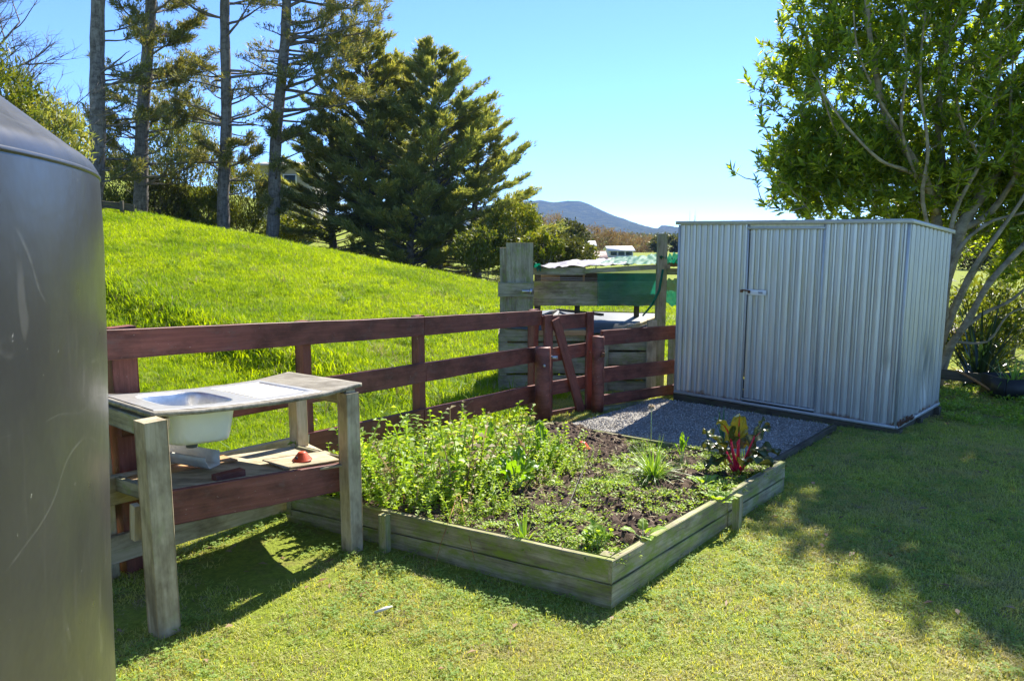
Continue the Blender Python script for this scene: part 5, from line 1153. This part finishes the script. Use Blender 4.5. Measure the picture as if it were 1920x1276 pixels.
# ------------------------------------------------------------------ big broadleaf tree behind the shed
def bigtree():
    r = np.random.default_rng(12); random.seed(12); bx_, by_ = 5.30, 9.55; g = gzf(bx_, by_)
    t0 = thing('broadleaf_tree', (bx_, by_, g), 'large glossy leaved tree with several leaning trunks behind the metal shed', 'tree')
    def T(px, py, Y): return at(px, py, Y)
    mains = [([(bx_ - .1, by_, g - .1), T(1758, 620, 9.6), T(1772, 520, 9.6), T(1800, 430, 9.6), T(1850, 350, 9.7), T(1888, 290, 9.8), T(1925, 210, 9.9), T(1960, 90, 10), T(1985, -80, 10.1), T(2000, -260, 10.2)], .10, .028),
        ([(bx_, by_ + .1, g - .1), T(1752, 620, 9.9), T(1760, 500, 9.9), T(1756, 420, 9.9), T(1755, 380, 9.9), T(1765, 300, 9.9), T(1760, 200, 9.9), T(1775, 60, 10), T(1800, -120, 10), T(1810, -300, 10)], .085, .022),
        ([T(1756, 400, 9.9), T(1735, 340, 9.6), T(1705, 290, 9.4), T(1665, 230, 9.3), T(1640, 120, 9.2), T(1625, 0, 9.2), T(1640, -120, 9.2)], .06, .02),
        ([(bx_ - .05, by_ - .1, g - .1), T(1775, 660, 9.3), T(1815, 600, 9.2), T(1855, 530, 9.1), T(1925, 455, 9.0), T(2010, 380, 9.), T(2080, 260, 9.), T(2110, 60, 9.)], .048, .02),
        ([T(1772, 540, 9.7), T(1745, 470, 10.2), T(1700, 400, 10.5), T(1640, 330, 10.6), T(1580, 250, 10.6), T(1530, 150, 10.6), T(1510, 60, 10.5)], .06, .02),
        ([T(1800, 430, 9.6), T(1855, 400, 9.5), T(1905, 330, 9.4), T(1960, 240, 9.3), T(2030, 130, 9.2)], .045, .016),
        ([T(1778, 600, 9.8), T(1830, 500, 9.9), T(1890, 420, 10.2), T(1980, 330, 10.6), T(2060, 160, 11)], .05, .02),
        ([T(1735, 345, 9.6), T(1700, 320, 9.3), T(1650, 300, 9.1), T(1590, 240, 9.0), T(1540, 170, 9.)], .026, .010),
        ([(bx_ + .05, by_ - .15, g - .1), T(1790, 640, 9.3), T(1840, 590, 9.2), T(1900, 560, 9.1), T(1960, 500, 9.)], .035, .012),
        ([(bx_, by_, g - .1), T(1775, 620, 9.4), T(1815, 520, 9.2), T(1870, 440, 9.1), T(1930, 350, 9.), T(1960, 250, 9)], .04, .014),
        ([(bx_ - .05, by_, g - .1), T(1765, 600, 9.4), T(1790, 480, 9.3), T(1850, 420, 9.2), T(1915, 400, 9.1), T(1980, 380, 9)], .032, .012),
        ([T(1790, 640, 9.3), T(1850, 640, 9.1), T(1890, 590, 9.), T(1930, 575, 9.)], .018, .007),
        ([(bx_ - .1, by_ - .1, g - .1), T(1760, 560, 9.4), T(1790, 400, 9.3), T(1840, 300, 9.2), T(1870, 180, 9.2), T(1880, 40, 9.2)], .035, .012),
        ([T(1765, 500, 9.5), T(1730, 380, 9.3), T(1740, 280, 9.1), T(1725, 150, 9.), T(1735, 20, 9.)], .028, .010),
        ([T(1720, 340, 9.4), T(1690, 240, 9.1), T(1700, 130, 9.), T(1690, 20, 9.)], .022, .008), ([T(1690, 250, 9.2), T(1650, 190, 9.), T(1610, 100, 8.95), T(1600, 20, 8.9)], .018, .007),
        ([T(1640, 330, 10.4), T(1600, 300, 9.6), T(1560, 230, 9.2), T(1535, 150, 9.1)], .018, .007), ([T(1840, 300, 9.2), T(1800, 220, 9.0), T(1790, 120, 8.9)], .02, .007), ([T(1905, 330, 9.4), T(1895, 220, 9.1), T(1900, 100, 9.0)], .025, .009),
        ([T(1770, 560, 9.6), T(1800, 470, 9.8), T(1830, 420, 9.9), T(1850, 330, 10), T(1840, 230, 10)], .03, .012)]
    mt = MB(); nodes = []; 
    for pts, r0, r1 in mains:
        P_ = [Vector(p) for p in pts]; Q_ = []
        for i in range(len(P_) - 1):
            a, b_, c_, d_ = P_[max(0, i - 1)], P_[i], P_[i + 1], P_[min(len(P_) - 1, i + 2)]
            for k in range(4):
                f = k / 4; Q_.append(.5 * ((2 * b_) + (c_ - a) * f + (2 * a - 5 * b_ + 4 * c_ - d_) * f * f + (3 * b_ - a - 3 * c_ + d_) * f ** 3))
        Q_.append(P_[-1]); n_ = len(Q_); mt.tube(Q_, [r0 + (r1 - r0) * i / (n_ - 1) + .006 * math.sin(i * 1.7) * r0 / .1 for i in range(n_)], 12)
        for i, q in enumerate(Q_):
            if q.z > 1.2: nodes.append((tuple(q), i))
    NP = [n_[0] for n_ in nodes]
    # crown volume: lobes
    lobes = [((5.6, 9.9, 4.4), (2.1, 1.8, 2.2)), ((4.15, 9.7, 3.5), (.95, 1.0, 1.0)), ((4.75, 10.0, 4.7), (.95, 1.0, .9)), ((7.2, 10, 4.6), (2.0, 1.8, 2.2)), ((6.55, 10.4, 6.2), (1.6, 1.5, 1.4)), ((4.3, 10.0, 2.65), (.95, .8, .6)), ((6.6, 9.2, 2.9), (1.6, .9, .8)), ((3.75, 10, 4.15), (.6, .8, .8)), ((5.65, 9.9, 5.9), (.85, 1.0, .9)), ((8.0, 9.0, 3.6), (1.5, 1.2, 1.4)), ((4.75, 10.0, 2.25), (1.3, .7, .5)), ((3.9, 10.1, 2.35), (.6, .6, .35)), ((6.3, 10.2, 2.0), (1.1, .7, .6)), ((6.6, 9.6, 1.5), (.6, .5, .5)), ((5.95, 9.8, 6.65), (1.1, 1.0, 1.0)), ((6.7, 9.9, 2.35), (1.0, .7, .55)), ((5.5, 10.3, 2.5), (1.0, .7, .5)), ((4.1, 9.9, 2.75), (1.0, .7, .5))]
    vol = np.array([a[1][0] * a[1][1] * a[1][2] for a in lobes]) ** .8; vol[10:] *= 2.0; vol[5] *= 1.6; vol[6] *= 1.5; vol = vol / vol.sum(); N_ = 12500; idx = r.choice(len(lobes), N_, p=vol)
    v = r.normal(0, 1, (N_, 3)); v /= np.linalg.norm(v, axis=1, keepdims=True); rad = .30 + .70 * r.random(N_) ** .42
    bmp_ = np.array([1 + .38 * mnoise.noise(Vector(q) * 2.5 + Vector((i * 3., 0, 0))) for q, i in zip(v, idx)]); Cn = np.array([lobes[i][0] for i in idx]); Rn = np.array([lobes[i][1] for i in idx])
    TP = Cn + v * Rn * (rad * bmp_)[:, None]
    gap = np.array([mnoise.fractal(Vector(p) * 1.35, 1, 2, 3) for p in TP]); TP = TP[gap > -.45]
    # a few stray sprays on the left edge
    st = []
    for (px, py, Y) in ((1372, 318, 9.4), (1418, 338, 9.3), (1426, 305, 9.4), (1450, 355, 9.4), (1430, 380, 9.3), (1412, 195, 9.8), (1466, 92, 9.9), (1442, 300, 9.5), (1420, 290, 9.5), (1478, 345, 9.4), (1500, 370, 9.5), (1450, 330, 9.4), (1470, 140, 9.8), (1400, 145, 9.8), (1408, 160, 9.8), (1430, 170, 9.8), (1440, 140, 9.8), (1450, 200, 9.8), (1430, 230, 9.8), (1460, 390, 9.4), (1520, 395, 9.4)):
        q = np.array(at(px, py, Y)); st.append(q); 
    TP = np.concatenate([TP, np.array(st)]); print('tips', len(TP))
    ref = np.array((5.4, 9.8, 2.6)); order = np.argsort(np.linalg.norm((TP - ref) * np.array((1, 1, .8)), axis=1)); NPa = np.zeros((len(NP) + len(TP) * 3, 3)); NPa[:len(NP)] = NP; cnt = len(NP); tipd = np.zeros_like(TP)
    for o_ in order:
        t_ = TP[o_]; D_ = t_ - NPa[:cnt]; dist = np.linalg.norm(D_, axis=1); cost = dist * (1 + .9 * np.clip(-D_[:, 2] / (dist + 1e-6) + .25, 0, 2)); j = int(np.argmin(cost)); b_ = NPa[j].copy(); L = dist[j]
        if L > .05:
            m1 = b_ + (t_ - b_) * .45 + np.array((0, 0, -.10 * L)) ; m2 = b_ + (t_ - b_) * .78 + np.array((0, 0, -.06 * L)); rr = .004 + .008 * min(L, 1.2)
            mt.tube([b_, m1, m2, t_], [rr * 1.5, rr * 1.1, rr * .8, .0035], 4); NPa[cnt] = m1; NPa[cnt + 1] = m2; cnt += 2
            dd = t_ - m2
        else: dd = t_ - b_ + np.array((0, 0, .05))
        NPa[cnt] = t_; cnt += 1; tipd[o_] = dd / (np.linalg.norm(dd) + 1e-6)
    mt.build('trunk', 'bark2', t0)
    tipd[:, 2] += .45; tipd /= np.linalg.norm(tipd, axis=1, keepdims=True); per = 13; n_ = len(TP); k = np.tile(np.arange(per), n_); D0 = np.repeat(tipd, per, 0)
    A1 = np.cross(D0, (.3, .9, .1)); A1 /= np.linalg.norm(A1, axis=1, keepdims=True); B1 = np.cross(D0, A1); ang = k * 2.4 + np.repeat(r.uniform(0, 6.28, n_), per) + r.normal(0, .2, n_ * per)
    tilt = .35 + 1.0 * (k / per) + r.normal(0, .15, n_ * per); Dl = D0 * np.cos(tilt)[:, None] + (A1 * np.cos(ang)[:, None] + B1 * np.sin(ang)[:, None]) * np.sin(tilt)[:, None]
    base = np.repeat(TP, per, 0) - D0 * (.11 * k / per)[:, None]; Ll = r.uniform(.06, .145, n_ * per) * np.repeat(r.uniform(.75, 1.15, n_), per); mb = MB(); mb.quads(leafq(base, Dl, D0, Ll, Ll * .33, .25)); mb.build('crown', 'broad', t0, smooth=False)
bigtree()

# ------------------------------------------------------------------ under the tree on the right
strap(1855, 690, 'flax clump with long drooping blue green blades right of the shed', 'flax_clump', 'flax', 60, .8, 1.25, .05, 'flax', .7, 2.6, .12, org=Vector((5.95, 9.55, gzf(5.95, 9.5))), seed=4)
p = at(1888, 712, 8.35); q = at(1990, 712, 8.35); t0 = thing('black_planter', (p.x + .3, 8.5, gzf(p.x, 8.5)), 'black planter box holding leafy plants at the right edge', 'planter')
zz = p.z; g = gzf(p.x, 8.4); W_, D_, Hh = .75, .45, zz - g
for (nm, cx, cy, sx_, sy_) in (('side_panel', p.x + W_ / 2, 8.35, W_, .02), ('side_panel', p.x + W_ / 2, 8.35 + D_, W_, .02), ('side_panel', p.x, 8.35 + D_ / 2, .02, D_ - .021), ('side_panel', p.x + W_, 8.35 + D_ / 2, .02, D_ - .021)):
    mb = MB(); mb.box((cx, cy, g + Hh / 2), (sx_, sy_, Hh)); mb.build(nm, 'black', t0, smooth=False)
mb = MB(); mb.box((p.x + W_ / 2, 8.35 + D_ / 2, g + Hh - .06), (W_ - .03, D_ - .03, .05)); mb.build('soil', 'soil', t0, smooth=False)
strap(0, 0, 'fresh green strappy plant growing in the black planter', 'planter_plant', 'plant', 34, .15, .32, .022, 'onion', .5, 1.6, .14, org=Vector((p.x + .2, 8.55, zz - .03)), seed=6)
board_ = board('low_retaining_board', at(1755, 700, 9.3), at(1868, 712, 9.05), .12, .04, 'dark'); tag(board_, 'dark low retaining board under the flax', 'retaining board')
mb = MB(); mb.tube([at(1795, 694, 8.95), at(1828, 712, 8.8), at(1860, 733, 8.6), at(1890, 745, 8.4)], [.012, .016, .012, .006], 6); tag(mb.build('fallen_frond', 'lbark'), 'long orange brown fallen frond lying on the litter by the shed', 'fallen frond')
R = np.random.default_rng(91); n = 520; X = R.uniform(4.3, 6.4, n); Y = R.uniform(7.0, 9.2, n); k = (np.array([mnoise.noise(Vector((x * 2, y * 2, 3))) for x, y in zip(X, Y)]) > -.2) & ~inpoly(X, Y, SQ, .05); X, Y = X[k], Y[k]; n = len(X)
scatter('ground_weeds', np.stack([X, Y, gz(X, Y)], 1), np.stack([R.normal(0, .2, n), R.normal(0, .2, n), R.uniform(0, 6.28, n)], 1), R.uniform(.05, .10, n), [lowv('gweed_%d' % i, 40 + i, 20) for i in range(3)], label='low leafy weeds on the litter beside the shed', cat='weeds')
bush('undergrowth_shrub', 1830, 610, 10.4, .75, .5, .55, 'dshrub', 'leafy undergrowth shrub behind the leaning trunks', n_=120, L=.11, W=.045, seed=41)
bush('undergrowth_shrub', 1905, 560, 12, .8, .5, .55, 'dshrub', 'twiggy light shrub at the right edge above the flax', n_=110, per=16, L=.12, W=.04, seed=42)
bush('undergrowth_shrub', 1885, 640, 13.5, 1.1, .5, .5, 'bare', 'brown twiggy shrub in the sunny gap beyond the flax', n_=110, per=14, L=.16, W=.03, seed=43, bark='twig')
bush('distant_tree', 1890, 468, 60, 4, 3, 2.2, 'bshrub', 'grey green tree far beyond the right edge of the shed', cat='tree', n_=200, L=.4, W=.2, seed=44)
bush('distant_tree', 1990, 440, 50, 4, 3, 3, 'dshrub', 'tall green tree just outside the right of the garden', cat='tree', n_=200, L=.4, W=.2, seed=45)
strap(0, 0, 'dry grass heads just showing above the shed roof', 'dry_grass_clump', 'grass', 9, .3, .5, .012, 'drygrass', 1.2, .5, .1, org=at(1296, 440, 13), seed=12)

# ------------------------------------------------------------------ haze
MH = bpy.data.materials.new('haze_air'); MH.use_nodes = True; t = MH.node_tree; t.nodes.clear(); oo = t.nodes.new('ShaderNodeOutputMaterial'); pv_ = t.nodes.new('ShaderNodeVolumePrincipled')
pv_.inputs['Density'].default_value = HAZE = .00016; pv_.inputs['Color'].default_value = (.30, .52, 1., 1); t.links.new(pv_.outputs[0], oo.inputs['Volume'])
mb = MB(); mb.box((0, 2050, 75), (8000, 4300, 260)); o = mb.build('haze', MH, smooth=False); tag(o, kind='stuff')
o['label'] = 'thin blue air haze over the valley'; o['category'] = 'haze'
